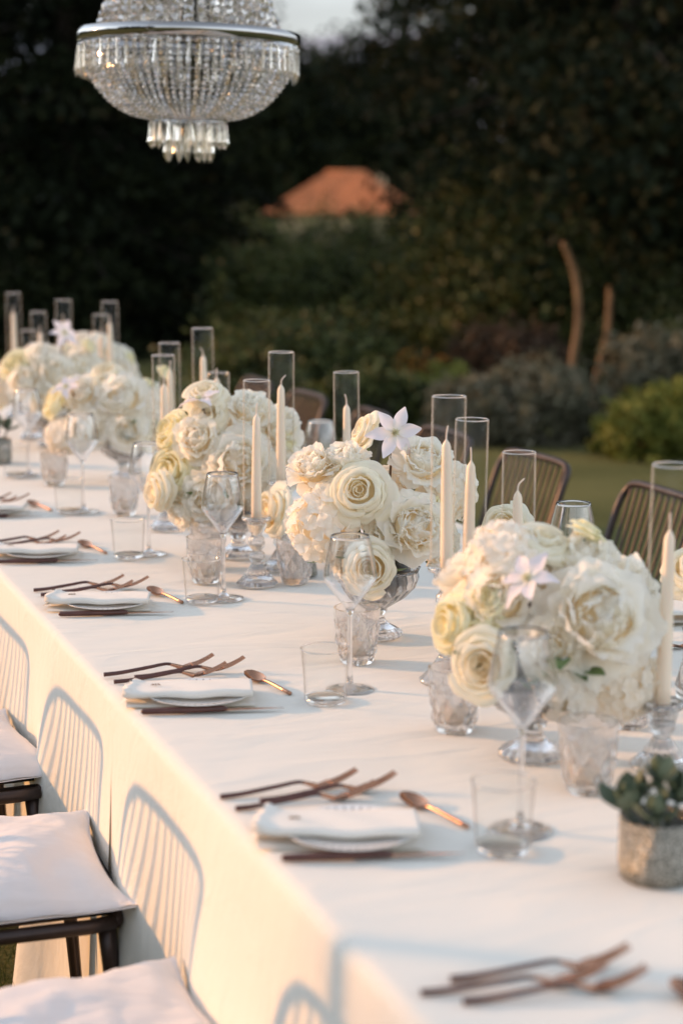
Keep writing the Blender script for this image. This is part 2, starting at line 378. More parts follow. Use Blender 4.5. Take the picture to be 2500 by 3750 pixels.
M['mount'] = pbr('haze_tinted_mountain', (0.50, 0.51, 0.55), 0.95, var=(0.004, 0.12), Specular_IOR_Level=0.0)  # distance haze is put into this pale blue-grey colour
def ridge(name, D, az0, az1, elf, mat, depth):
    az = np.radians(np.linspace(az0, az1, 160)); m = 14
    P = np.zeros((m, 160, 3))
    for k in range(m):
        t = k/(m-1)
        hgt = np.array([1.55 + D*math.tan(math.radians(elf(math.degrees(q)))) for q in az])
        d = D - depth*(1-t)
        z = -3 + (hgt+3)*t**1.3 + wob(az*D, d*np.ones_like(az), f=8.0/D*6, seed=k)*hgt*0.03
        P[k, :, 0] = d*np.sin(az); P[k, :, 1] = d*np.cos(az); P[k, :, 2] = z
    back = P[-1:].copy(); back[0, :, 0] *= 1.3; back[0, :, 1] *= 1.3; back[0, :, 2] = -3
    o = link(name, MB().add(*grid(np.concatenate([P, back]))).mesh(name, mat)); return tag(o, kind='structure')
ridge('hill', 420, -80, 120, lambda a: 2.6 + 0.9*math.sin(a*0.11+0.6) + 0.35*math.sin(a*0.41) + (0.25*math.sin(a*1.3)), M['hill'], 200)
ridge('mountain', 2400, -90, 130, lambda a: 5.3 + 0.9*math.sin(a*0.07+0.9) + 0.4*math.sin(a*0.23+1), M['mount'], 1400)

# ------------------------------------------------------------------ trees and shrubs
M['leaf_dark'] = ramp_mat('dark_conifer_needles', [(0.0, (0.006, 0.009, 0.005)), (0.6, (0.018, 0.024, 0.010)), (1.0, (0.040, 0.045, 0.015))], 0.05, 0.7, spec=0.1)
M['leaf_cedar'] = ramp_mat('cedar_needles', [(0.0, (0.007, 0.011, 0.005)), (0.6, (0.014, 0.019, 0.008)), (1.0, (0.028, 0.031, 0.012))], 0.12, 0.7, spec=0.1)
M['leaf_laurel'] = ramp_mat('laurel_leaves', [(0.0, (0.022, 0.032, 0.010)), (0.6, (0.062, 0.077, 0.022)), (1.0, (0.125, 0.135, 0.042))], 0.22, 0.55, spec=0.25)
M['leaf_box'] = ramp_mat('boxwood_leaves', [(0.0, (0.08, 0.10, 0.018)), (0.6, (0.17, 0.185, 0.035)), (1.0, (0.27, 0.27, 0.07))], 0.25, 0.6, spec=0.2)
M['leaf_lav'] = ramp_mat('grey_lavender_leaves', [(0.0, (0.07, 0.073, 0.048)), (0.6, (0.15, 0.145, 0.095)), (1.0, (0.22, 0.205, 0.15))], 0.2, 0.7, spec=0.1)
M['leaf_brown'] = ramp_mat('russet_leaves', [(0.0, (0.035, 0.025, 0.018)), (0.6, (0.085, 0.060, 0.042)), (1.0, (0.13, 0.088, 0.055))], 0.2, 0.7, spec=0.1)
M['leaf_orange'] = ramp_mat('orange_dry_leaves', [(0.0, (0.16, 0.075, 0.015)), (0.6, (0.32, 0.16, 0.035)), (1.0, (0.42, 0.23, 0.06))], 0.3, 0.7, spec=0.1)
M['bark'] = pbr('golden_brown_bark', (0.22, 0.125, 0.060), 0.9, bump=(25, 0.8, 0.02), var=(9, 0.4))
M['bark_dark'] = pbr('dark_bark', (0.06, 0.045, 0.035), 0.9, bump=(25, 0.8, 0.02))
def at(az, D, z=0.0):
    a = math.radians(az); return Vector((D*math.sin(a), D*math.cos(a), z))
def leaves(cen, size, asp=2.0, up=0.0, g=None):
    """one pointed leaf quad per centre, random attitude"""
    g = g or rng
    n = len(cen)
    d = g.normal(size=(n, 3)); d[:, 2] = d[:, 2]*(1-abs(up)) + up; d /= np.linalg.norm(d, axis=1)[:, None]
    e = g.normal(size=(n, 3)); e -= d*np.sum(d*e, axis=1)[:, None]; e /= np.linalg.norm(e, axis=1)[:, None]
    s = size*g.uniform(0.6, 1.3, n)[:, None]
    V = np.stack([cen - d*s*0.5, cen + e*s*0.5/asp - d*s*0.05, cen + d*s*0.5, cen - e*s*0.5/asp - d*s*0.05], axis=1)
    return V
def crown_mesh(name, blobs, n, size, mat, clump=0.35, asp=2.0, up=0.0, hollow=0.55, seed=0):
    """blobs: [(x,y,z,rx,ry,rz)] lobes; leaves gather in clumps on and inside them"""
    g = np.random.default_rng(seed+100)
    vol = np.array([b[3]*b[4]*b[5] for b in blobs])**(2/3); vol /= vol.sum()
    cs = []; tone = []
    for b, w in zip(blobs, vol):
        k = int(n*w); nc = max(8, k//45)
        d = g.normal(size=(nc, 3)); d /= np.linalg.norm(d, axis=1)[:, None]
        r = (hollow + (1-hollow)*g.uniform(0, 1, nc)**0.6)*(1+0.18*g.normal(size=nc))
        cc = d*r[:, None]*np.array(b[3:6]) + np.array(b[:3]); ct = g.uniform(0.1, 0.9, nc)
        ix = g.integers(0, nc, k)
        rad = clump*(b[3]*b[4]*b[5])**(1/3)
        cs.append(cc[ix] + g.normal(size=(k, 3))*rad*0.5); tone.append(np.clip(ct[ix] + g.normal(size=k)*0.18, 0, 1))
    cen = np.concatenate(cs); tone = np.concatenate(tone)
    cen[:, 2] = np.maximum(cen[:, 2], 0.02)
    return fast_quads(name, leaves(cen, size, asp, up, g), tone, mat)
def tree(name, label, cat, base, trunk_h, trunk_r, blobs, n, size, mat, bark='bark_dark', group=None, seed=0, limbs=5, **k):
    t = empty(name, base); tag(t, label, cat, group)
    mb = MB(); g = random.Random(seed)
    pts = smooth_path([(0, 0, -0.1), (g.uniform(-.1, .1), g.uniform(-.1, .1), trunk_h*0.5), (g.uniform(-.15, .15), g.uniform(-.15, .15), trunk_h)], 5)
    mb.add(*tube(pts, list(np.linspace(trunk_r, trunk_r*0.45, len(pts))), 8))
    for q in range(limbs):
        b = g.choice(blobs); z0 = trunk_h*g.uniform(0.35, 0.9)
        e = Vector(b[:3]) + Vector((g.uniform(-.4, .4)*b[3], g.uniform(-.4, .4)*b[4], g.uniform(-.2, .4)*b[5]))
        mb.add(*tube(smooth_path([(0, 0, z0), (e.x*0.45, e.y*0.45, z0*0.5+e.z*0.5), tuple(e)], 4), list(np.linspace(trunk_r*0.45, trunk_r*0.1, 9)), 6))
    part('trunk', mb.mesh('trunk', M[bark]), t)
    part('crown', crown_mesh('crown', blobs, n, size, mat, seed=seed, **k), t)
    return t
def shrub(name, label, base, blobs, n, size, mat, group=None, seed=0, cat='shrub', stems=5, **k):
    t = empty(name, base); tag(t, label, cat, group)
    mb = MB(); g = random.Random(seed)
    for q in range(stems):
        b = blobs[q % len(blobs)]
        mb.add(*tube(smooth_path([(g.uniform(-.08, .08)+b[0]*.3, g.uniform(-.08, .08)+b[1]*.3, -0.05), (b[0]*.7, b[1]*.7, b[2]*0.5), (b[0]+g.uniform(-.3, .3)*b[3], b[1]+g.uniform(-.3, .3)*b[4], b[2]+0.2*b[5])], 4), [0.02]*4+[0.012]*5, 5))
    part('stems', mb.mesh('stems', M['bark_dark']), t)
    part('foliage', crown_mesh('foliage', blobs, n, size, mat, seed=seed, **k), t)
    return t
def conifer(name, label, base, H, R, mat, n_branch, seed, per=70, size=0.16, z0=0.5, droop=0.25, cat='tree', group=None, taper=1.0, az=None):
    t = empty(name, base); tag(t, label, cat, group)
    g = np.random.default_rng(seed)
    part('trunk', MB().add(*tube([(0, 0, -.1), (0, 0, H*0.5), (0, 0, H)], [R*0.075, R*0.05, 0.02], 9)).mesh('trunk', M['bark_dark']), t)
    cs = []; tone = []; mb = MB()
    for i in range(n_branch):
        f = (i+0.5)/n_branch; z = z0 + (H-z0)*f
        a = i*2.39996 + g.uniform(-.3, .3)
        Lb = R*((1-f)**taper)*g.uniform(0.72, 1.18) + 0.15
        s = g.uniform(0.05, 1, per)**0.7
        side = g.normal(size=per)*0.17*Lb*(0.35+s*0.6)
        x = Lb*s; zz = z + 0.12*Lb*s - droop*Lb*s**2 + g.normal(size=per)*0.09 - np.abs(side)*0.25
        cs.append(np.stack([x*math.cos(a) - side*math.sin(a), x*math.sin(a) + side*math.cos(a), zz], 1))
        tone.append(np.clip(g.uniform(0.1, 0.8) + g.normal(size=per)*0.15, 0, 1))
        if i % 3 == 0:
            mb.add(*tube([(0, 0, z), (Lb*.5*math.cos(a), Lb*.5*math.sin(a), z+.03*Lb), (Lb*.9*math.cos(a), Lb*.9*math.sin(a), z-.1*Lb)], [0.035, 0.02, 0.008], 5))
    part('branches', mb.mesh('branches', M['bark_dark']), t)
    cen = np.concatenate(cs); cen[:, 2] = np.maximum(cen[:, 2], .03)
    part('crown', fast_quads('crown', leaves(cen, size, 2.2, -0.2, g), np.concatenate(tone), mat), t)
    return t

# tall dark trees filling the left of the view
for i, (a, D, H, R, lab) in enumerate([
    (8.6, 22, 13, 3.2, 'tall almost black conifer filling the left edge behind the far flowers'),
    (12.2, 21, 12, 2.2, 'tall dark conifer directly behind the hanging chandelier'),
    (14.5, 25, 13, 1.65, 'dark conifer whose ragged right edge meets the strip of sky'),
    (4.5, 24, 12, 3.4, 'dark conifer left of the view beyond the table end'),
    (0.0, 25, 12, 3.2, 'dark conifer farther left along the garden edge')]):
    conifer('conifer_tree', lab, at(a, D), H, R, M['leaf_dark'], 190, 20+i, per=340, size=0.13, z0=0.2, taper=0.4, group='tall dark conifers on the left')
# big cedar on the right
for i, (a, D, H, R, lab) in enumerate([
    (29.9, 17.5, 15, 2.25, 'huge dark spreading cedar filling the upper right corner'),
    (26.6, 26, 15, 2.5, 'brownish cedar with loose boughs right of the strip of sky'),
    (35.5, 20, 14, 3.4, 'dark cedar at the far right behind the thin trunks')]):
    conifer('cedar_tree', lab, at(a, D), H, R, M['leaf_cedar'], 200, 40+i, per=[430, 560, 400][i], size=0.115, z0=2.0 if i != 1 else 3.6, droop=0.3, taper=0.4, group='spreading cedars on the right')
for i, (a, D, H, R, lab) in enumerate([(29.6, 38, 15, 4.3, 'black tree standing behind the brownish cedar'), (34.5, 36, 15, 4.6, 'black tree standing behind the huge cedar')]):
    conifer('conifer_tree', lab, at(a, D), H, R, M['leaf_dark'], 170, 90+i, per=220, size=0.3, z0=0.3, taper=0.35, group='black trees behind the cedars')
for i, (a, D, H, R, lab) in enumerate([(17.6, 125, 16.5, 6.0, 'dark far tree behind the left end of the orange roof'), (19.9, 128, 15.6, 5.0, 'dark far tree right behind the orange roof'), (22.4, 124, 16.6, 6.0, 'dark far tree behind the right end of the orange roof')]):
    tree('far_tree', lab, 'tree', at(a, D, -2.6), 5, .3, [(0, 0, H*.5, R, R, H*.42), (R*.4, 0, H*.72, R*.6, R*.6, H*.26), (-R*.5, 0, H*.6, R*.6, R*.6, H*.25)], 16000, .75, M['leaf_dark'], group='dark trees behind the house', seed=60+i)
t = empty('hedge', at(20.6, 56, -1.4), -YAW); tag(t, 'long clipped hedge below the eaves of the orange roofed house', 'hedge')
part('foliage', crown_mesh('foliage', [(x, 0, 1.55, 1.4, 1.0, 1.42) for x in np.arange(-7, 7.1, 1.0)], 26000, .2, M['leaf_laurel'], seed=77, hollow=.75), t)
part('stems', MB().add(*tube([(-7, 0, .6), (7, 0, .6)], .05, 6)).mesh('stems', M['bark_dark']), t)
# laurels in the middle ground
shrub('laurel_bush', 'broad dark laurel below the left end of the orange roof', at(20.0, 19), [(0, 0, .5, .75, .8, .56), (-.45, .1, .45, .5, .6, .5), (.5, -.2, .5, .7, .7, .5)], 17100, 0.086, M['leaf_laurel'], 'laurels in the middle ground', 1)
shrub('laurel_bush', 'laurel with pale outer leaves below the right end of the orange roof', at(22.4, 20), [(0, 0, .5, 1.0, .9, .56), (.5, .2, .5, .8, .8, .55)], 15200, 0.086, M['leaf_laurel'], 'laurels in the middle ground', 2)
shrub('laurel_bush', 'tall upright laurel between the roof and the thin trunks', at(25.2, 17.5), [(0, 0, .9, .9, .8, 1.0), (.3, .1, 1.6, .7, .6, .6), (-.5, 0, .6, .6, .6, .6)], 17100, 0.079, M['leaf_laurel'], 'laurels in the middle ground', 3)
shrub('laurel_bush', 'low bright green laurel behind the tallest glass tubes', at(19.6, 14), [(0, 0, .35, .75, .6, .38)], 8550, 0.072, M['leaf_laurel'], 'laurels in the middle ground', 4)
shrub('laurel_bush', 'laurel with yellowish shoots right of the dark conifers', at(17.9, 18), [(0, 0, .55, .42, .5, .6), (.3, 0, .45, .4, .5, .45)], 12350, 0.079, M['leaf_laurel'], 'laurels in the middle ground', 5)
shrub('laurel_bush', 'shadowed laurel behind the two thin trunks', at(29.0, 17), [(0, 0, .9, 1.4, .9, .9), (-.8, 0, .7, .8, .7, .8)], 17100, 0.079, M['leaf_laurel'], 'laurels in the middle ground', 6)
# flower bed along the lawn
shrub('boxwood_ball', 'bright yellow green clipped boxwood at the right edge of the lawn', at(31.4, 11.6), [(0, 0, .19, .40, .38, .24), (.38, .1, .22, .38, .38, .25), (-.2, 0, .13, .22, .24, .16)], 14000, 0.045, M['leaf_box'], 'rounded shrubs along the lawn', 11, clump=0.2, hollow=0.8)
shrub('lavender_bush', 'wide grey green rounded bush behind the candle tubes', at(27.2, 12.2), [(0, 0, .22, .46, .4, .29), (-.38, .1, .2, .34, .35, .25)], 13000, 0.05, M['leaf_lav'], 'rounded shrubs along the lawn', 12, clump=0.2, hollow=0.8)
shrub('boxwood_ball', 'small lime green shrub left of the grey green bush', at(24.2, 13.4), [(0, 0, .18, .26, .3, .22)], 6000, 0.045, M['leaf_box'], 'rounded shrubs along the lawn', 13, clump=0.2, hollow=0.8)
shrub('dark_shrub', 'low dark green shrub behind the farthest wire chairs', at(22.3, 12.6), [(0, 0, .18, .36, .4, .24), (-.5, .1, .2, .36, .4, .24)], 8000, 0.06, M['leaf_laurel'], 'rounded shrubs along the lawn', 14, clump=0.25, hollow=0.7)
shrub('grey_shrub', 'loose grey shrub behind the right end of the bed', at(31.4, 14), [(0, 0, .3, .5, .4, .32)], 8000, 0.06, M['leaf_lav'], 'rounded shrubs along the lawn', 15, clump=0.25)
shrub('russet_shrub', 'purplish brown shrub left of the thin trunks', at(25.8, 15), [(0, 0, .3, .34, .4, .3), (.3, 0, .33, .3, .4, .3)], 6500, 0.07, M['leaf_brown'], 'rounded shrubs along the lawn', 16)
shrub('orange_shrub', 'sunlit orange shrub left of the purplish one', at(22.8, 15.6), [(0, 0, .14, .22, .3, .16)], 3000, 0.06, M['leaf_orange'], 'orange shrubs', 17)
shrub('orange_shrub', 'smaller orange shrub next to the purplish one', at(24.3, 15.6), [(0, 0, .15, .16, .2, .13)], 2000, 0.06, M['leaf_orange'], 'orange shrubs', 18)
# two thin sunlit trunks
def thin_tree(label, base, pts, r, seed):
    t = empty('slender_tree', base); tag(t, label, 'tree', 'slender trees behind the bed')
    pp = smooth_path(pts, 6)
    part('trunk', MB().add(*tube(pp, list(np.linspace(r, r*0.75, len(pp))), 10)).mesh('trunk', M['bark']), t)
    e = pts[-1]
    part('crown', crown_mesh('crown', [(e[0]+.5, e[1], e[2]+.8, 1.0, .8, .7), (e[0]+1.1, e[1]+.3, e[2]+.5, .8, .8, .6)], 2600, 0.14, M['leaf_cedar'], seed=seed), t)
thin_tree('slender leaning tree with a sunlit orange trunk and cut top', at(28.3, 14.2), [(0, 0, 0), (.02, 0, .35), (.07, 0, .75), (.03, 0, 1.1), (-.08, 0, 1.36)], 0.032, 5)
thin_tree('shorter slender tree with a shaded reddish trunk', at(29.2, 14.4), [(-.06, 0, 0), (.0, 0, .3), (.08, 0, .6), (.1, 0, 1.0)], 0.03, 6)
# unseen trees added to block low sky light, kept short below the sun
wb = []; gw = random.Random(12)
for k in range(40):
    az_ = -122 + k*2.75; D_ = 31 + gw.uniform(-3, 3)
    hi = 3.9 if -82 < az_ < -30 else 14.0
    if az_ > -30: D_ = 33; hi = 6.0
    p = at(az_, D_); hh_ = hi*gw.uniform(.85, 1.0)
    wb.append((p.x, p.y, hh_*.5, 1.7, 1.7, hh_*.5))
wood = link('sky_blocking_trees', crown_mesh('sky_blocking_trees', wb, 60000, .55, M['leaf_dark'], clump=.3, hollow=.6, seed=31))
tag(wood, 'unseen trees added to block low sky light on the sunny side', kind='stuff')
# a garden shrub tree out of the picture on the left; its shade falls on the near end of the table
tree('garden_tree', 'small round leafy tree on the lawn left of the table', 'tree', (-7.3, 6.50, 0), 1.6, 0.09, [(0, 0, 2.5, .85, .85, .75), (.3, -.3, 2.0, .6, .6, .5)], 5200, 0.16, M['leaf_laurel'], seed=9)

# ------------------------------------------------------------------ house with the orange roof
M['tile'] = pbr('terracotta_tile', (0.50, 0.18, 0.07), 0.85, var=(1.3, 0.3), bump=(6, 0.5, 0.04))
M['wall'] = pbr('ochre_render', (0.42, 0.32, 0.2), 0.9, var=(1, 0.15))
M['pane'] = pbr('dark_window_pane', (0.03, 0.035, 0.04), 0.1)
M['frame'] = pbr('brown_frame', (0.12, 0.07, 0.04), 0.6)
house = empty('house', at(21.0, 100, -2.3), rot=(0, 0, -YAW - math.radians(16)))
tag(house, 'low house with a hipped orange tile roof beyond the hedge', 'house')
part('wall', MB().add(*box(-3.1, 3.1, -2.6, 2.6, -0.5, 4.0)).mesh('wall', M['wall'], False), house)
EZ, RZ, hx, hy = 4.05, 6.35, 4.0, 3.1; rx = 1.05
slopes = [((-hx, -hy, EZ), (hx, -hy, EZ), (rx, 0, RZ), (-rx, 0, RZ)), ((hx, hy, EZ), (-hx, hy, EZ), (-rx, 0, RZ), (rx, 0, RZ)),
          ((-hx, hy, EZ), (-hx, -hy, EZ), (-rx, 0, RZ), (-rx, 0, RZ)), ((hx, -hy, EZ), (hx, hy, EZ), (rx, 0, RZ), (rx, 0, RZ))]
rmb = MB(); NR = 16
for sl in slopes:       # courses of overlapping tiles, each course stepped proud of the one above it
    a, b, c, d = [np.array(q) for q in sl]
    nrm = np.cross(b-a, d-a); nrm = nrm/np.linalg.norm(nrm)
    for k in range(NR):
        t0, t1 = k/NR, (k+1)/NR
        p0, p1 = a+(d-a)*t0 + nrm*0.07, b+(c-b)*t0 + nrm*0.07
        q0, q1 = a+(d-a)*t1 + nrm*0.02, b+(c-b)*t1 + nrm*0.02
        m = max(2, int(np.linalg.norm(p1-p0)/0.25)*2)
        u = np.linspace(0, 1, m+1)[:, None]; wv = (np.arange(m+1) % 2)[:, None]*0.05
        A = p0+(p1-p0)*u + nrm*wv; B = q0+(q1-q0)*u + nrm*wv; A2 = A - nrm*0.08
        rmb.add(*grid(np.stack([A2, A, B])))
roof = part('roof', rmb.mesh('roof', M['tile'], False), house)
part('ridge_cap', MB().add(*tube([(-rx-.1, 0, RZ+.03), (rx+.1, 0, RZ+.03)], .11, 8)).mesh('ridge_cap', M['tile']), roof)
part('chimney', MB().add(*box(1.6, 2.1, .3, .8, 5.1, 6.3)).mesh('chimney', M['wall'], False), roof)
for x in (-1.7, 1.5):
    w = part('window', MB().add(*box(x-.5, x+.5, -2.68, -2.602, 1.3, 2.6)).mesh('window', M['frame'], False), house)
    part('pane', MB().add(*box(x-.42, x+.42, -2.70, -2.682, 1.38, 2.52)).mesh('pane', M['pane'], False), w)

# ------------------------------------------------------------------ tablecloths
X0, X1 = 0.655, 1.925
def cloth(name, y0, y1, off, mat, dy=0.016, seed=0):
    ys = np.arange(y0, y1+dy/2, dy); ny = len(ys)
    def side(s, edge):       # profile of one drop, outward sign s
        R = 0.016; pr = []
        for q in np.linspace(0, PI/2, 6): pr.append((edge + s*(-R + (R+off)*math.sin(q)), TZ - R + (R+off)*math.cos(q), 0.0))
        for z in np.linspace(TZ-R-0.02, 0.006, 26): pr.append((edge + s*off, z, (TZ-z)/TZ))
        return pr
    near = side(-1, X0)[::-1]; far = side(1, X1)
    top = [(x, TZ+off, -1.0) for x in np.linspace(X0+0.03, X1-0.03, 58)]
    prof = near + top + far; m = len(prof)
    P = np.zeros((m, ny, 3))
    xs = np.array([p[0] for p in prof]); zs = np.array([p[1] for p in prof]); tt = np.array([p[2] for p in prof])
    P[:, :, 0] = xs[:, None]; P[:, :, 1] = ys[None, :]; P[:, :, 2] = zs[:, None]
    X, Y = np.meshgrid(xs, ys, indexing='ij')
    flat = (tt < 0)[:, None]
    edge_fade = np.clip(np.minimum(X-X0, X1-X)/0.08, 0, 1)
    wr = 0.0016*wob(X*0.8+Y*0.25, Y*1.9, f=9, seed=seed+1) + 0.0009*np.maximum(0, wob(X*0.7, Y*2.6+X*0.5, f=17, seed=seed+2))**2*2
    for yc in (1.45, 2.42, 3.39, 4.36, 5.33, 6.3):      # pressed fold lines
        wr = wr + 0.0016*np.exp(-np.abs(Y-yc-.02*(X-1.2))/.012)
    wr = wr + 0.0014*np.exp(-np.abs(X-1.02)/.012)
    P[:, :, 2] += np.where(flat, wr*edge_fade, 0)
    t = np.clip(tt, 0, 1)[:, None]
    fold = (0.5+0.5*np.sin(Y*2*PI/0.62 + 0.9*np.sin(Y*3.1+seed) + 0.5*np.sin(Y*7.7)))**1.6
    fold2 = wob(Y*1.0, Y*0.0, f=14, seed=seed+3, octs=3)
    out = t**1.05*(0.078*fold + 0.016*fold2) + t*0.012
    sgn = np.where(X < 1.2, -1.0, 1.0)
    P[:, :, 0] += np.where(t > 0, sgn*out, 0)
    mb = MB().add(*grid(P))
    return link(name, mb.mesh(name, mat))
c2 = cloth('tablecloth', 2.80, 9.5, 0.0, M['cloth_lower'], seed=1)
tag(c2, 'long white tablecloth running to the far end, tucked under the nearer cloth', 'tablecloth', 'white tablecloths')
c1 = cloth('tablecloth', 0.85, 2.872, 0.004, M['cloth'], seed=4)
tag(c1, 'white tablecloth on the near end whose edge seam hangs over the farther cloth', 'tablecloth', 'white tablecloths')

# ------------------------------------------------------------------ chairs
def chair_meshes():
    r = {}
    # local: +x towards the table, seat from x=-0.44 to 0, width along y 0.44
    fr = []
    for (a, b) in (((0.0, -.20), (0.0, .20)),): pass
    loop = [(-.02, -.215, .435), (0, -.17, .435), (0, .17, .435), (-.02, .215, .435), (-.06, .225, .435), (-.40, .215, .435), (-.44, .17, .435), (-.44, -.17, .435), (-.40, -.215, .435), (-.06, -.225, .435), (-.02, -.215, .435)]
    r['seat_frame'] = MB().add(*tube(loop, .013, 8))
    rods = MB()
    for k in range(9):
        y = -.18+.045*k; rods.add(*tube([(-.43, y, .437), (-.01, y, .437)], .004, 6))
    r['seat_rods'] = rods
    for n, (x, y) in enumerate(((-.03, -.2), (-.03, .2), (-.40, -.195), (-.40, .195))):
        dx = .03 if x > -.1 else -.06; dy = .02*(1 if y > 0 else -1)
        r['leg%d' % n] = MB().add(*tube([(x, y, .43), (x+dx*.15, y+dy*.2, .36), (x+dx, y+dy, .0)], [.016, .014, .009], 8))
    bp = smooth_path([(-.43, -.19, .43), (-.47, -.20, .60), (-.515, -.205, .74), (-.54, -.195, .795), (-.547, -.15, .817), (-.549, 0, .82), (-.547, .15, .817), (-.54, .195, .795), (-.515, .205, .74), (-.47, .20, .60), (-.43, .19, .43)], 5)
    r['back_frame'] = MB().add(*tube(bp, .011, 8))
    return r
CM = {k: v.mesh(k.rstrip('0123'), M['bronze']) for k, v in chair_meshes().items()}
ROD = []
for k in range(11):
    s = (k-5)/5
    ROD.append(MB().add(*tube(smooth_path([(-.435, s*.155, .437), (-.478, s*.162, .60), (-.522, s*.168, .74), (-.545, s*.172, .815)], 4), .0042, 6)).mesh('back_rod', M['rod']))
def make_chair():
    t = empty('wire_chair', (0, 0, 0))
    for k in CM: part(k.rstrip('0123'), CM[k], t)
    for me in ROD: part('back_rod', me, t)
    return t
ch0 = make_chair(); used = False
def place_chair(x, y, rz, label, group):
    global used
    o = ch0 if not used else copy_tree(ch0); used = True
    o.location = (x, y, 0); o.rotation_euler = (0, 0, rz); tag(o, label, 'chair', group)
farlab = ['dark bronze wire back chair mostly cut off by the right edge of the picture', 'dark bronze wire chair nearest the right edge, its back lit copper by the sun',
          'second wire chair from the right with its back behind three candle tubes', 'wire chair just behind the white clematis bloom',
          'wire chair right of the lone candle tube above the middle bouquet', 'farthest wire chair in view, behind the tall candle tubes',
          'wire chair hidden behind the far flowers']
for i, lab in enumerate(farlab):
    y = 3.37 + 0.70*i; place_chair(1.93, y, PI + math.radians([2, -2, 3, 1, -3, 2, 0][i]), lab, 'chairs along the far side of the table')
nearY = [1.42, 2.10, 2.82, 3.50, 4.18, 4.86]
nearlab = ['dark wire chair nearest the camera at the near side of the table', 'dark wire chair under the lowest white cushion', 'dark wire chair under the middle white cushion, its side rail in view',
           'dark wire chair under the third white cushion from the front', 'dark wire chair fourth along the near side', 'dark wire chair fifth along the near side']
for i, (y, lab) in enumerate(zip(nearY, nearlab)):
    place_chair(0.63, y, math.radians([0, 2, -2, 1, 0, 0][i]), lab, 'chairs along the near side of the table')
def cushion_mesh(seed):
    n = 41; u = np.linspace(-1, 1, n); U, V = np.meshgrid(u, u, indexing='ij')
    pinch = 1 - 0.055*(1-np.abs(V)**2) ; pinch2 = 1 - 0.055*(1-np.abs(U)**2)
    X = .232*U*pinch*(1+0.05*np.abs(U*V)**3); Y = .232*V*pinch2*(1+0.05*np.abs(U*V)**3)
    puff = ((1-np.abs(U)**2.6)*(1-np.abs(V)**2.6))
    puff = np.maximum(puff, 0)**0.55
    w = wob(U, V, f=4.5, seed=seed)*0.008*(0.3+puff) + wob(U*1.2, V*0.5, f=10, seed=seed+3)*0.003 - .010*np.exp(-((U-.1)**2+(V+.05)**2)/.10)
    corner = (np.abs(U)*np.abs(V))**4
    top = np.stack([X, Y, .012 + .058*puff + w + corner*0.008], -1)
    bot = np.stack([X, Y, .008 - .004*puff + w*0.3 + corner*0.008], -1)
    Vt, Ft = grid(top); Vb, Fb = grid(bot)
    mb = MB().add(Vt, Ft); mb.add(Vb, [f[::-1] for f in Fb])
    idx = [(0, j) for j in range(n)] + [(i, n-1) for i in range(1, n)] + [(n-1, j) for j in range(n-2, -1, -1)] + [(i, 0) for i in range(n-2, 0, -1)]
    ring = [i*n+j for i, j in idx]; F = []
    for k in range(len(ring)):
        a, b = ring[k], ring[(k+1) % len(ring)]; F.append((a, b, b+n*n, a+n*n))
    mb.f.extend(F); return mb.mesh('seat_cushion', M['cushion'])
culab = ['white seat cushion below the lower edge of the picture', 'white seat cushion at the bottom left corner', 'white seat cushion with a pointed corner above the dark rail',
         'white seat cushion third from the front, half out of the left edge', 'white seat cushion fourth from the front', 'white seat cushion fifth from the front']
for i, y in enumerate(nearY):
    o = link('seat_cushion', cushion_mesh(3+i), None, (0.405+[0, 0, .0, .01, 0, 0][i], y, .452), (0, math.radians(-1), math.radians([0, 3, -4, 5, -3, 2][i])))
    tag(o, culab[i], 'cushion', 'white cushions on the near chairs')

# ------------------------------------------------------------------ chandelier and the stand that carries it
CHX, CHY = 1.29, 4.50
stand = empty('chandelier_stand', (0, 0, 0)); tag(stand, 'slim white metal frame reaching over the table to carry the chandelier', 'frame')
P1 = Vector((-1.0, 2.96, 0)); P2 = Vector((4.35, 6.57, 0))
part('post', MB().add(*tube([P1, P1+Vector((0, 0, 3.1))], .022, 10)).mesh('post', M['post']), stand)
part('post', MB().add(*tube([P2, P2+Vector((0, 0, 3.1))], .022, 10)).mesh('post', M['post']), stand)
part('beam', MB().add(*tube([P1+Vector((0, 0, 3.12)), P2+Vector((0, 0, 3.12))], .022, 10)).mesh('beam', M['post']), stand)
for P in (P1, P2):
    part('base_plate', MB().add(*[np.array(q) if i == 0 else q for i, q in enumerate(box(P.x-.2, P.x+.2, P.y-.2, P.y+.2, .004, .02))]).mesh('base_plate', M['post'], False), stand)
ch = empty('chandelier', (CHX-.039, CHY+.015, 0), rot=(0, math.radians(1.2), -YAW)); tag(ch, 'empire style crystal chandelier with a chrome band hanging over the table', 'chandelier')
BZ0, BZ1, BR = 1.992, 2.022, 0.29
part('chrome_band', MB().add(*lathe([(BR-.006, BZ0), (BR, BZ0), (BR+.0008, (BZ0+BZ1)/2), (BR, BZ1), (BR-.006, BZ1), (BR-.006, BZ0)], 96)).mesh('chrome_band', M['chrome']), ch)
SR = .100; SZ = 1.806
part('lower_ring', MB().add(*lathe([(SR-.004, SZ-.006), (SR, SZ-.006), (SR, SZ+.006), (SR-.004, SZ+.006), (SR-.004, SZ-.006)], 48)).mesh('lower_ring', M['chrome']), ch)
part('upper_ring', MB().add(*lathe([(.105, 2.50), (.112, 2.50), (.112, 2.53), (.105, 2.53), (.105, 2.50)], 48)).mesh('upper_ring', M['chrome']), ch)
part('stem', MB().add(*tube([(0, 0, 1.82), (0, 0, 2.6)], .009, 10)).mesh('stem', M['chrome']), ch)
hg = MB()
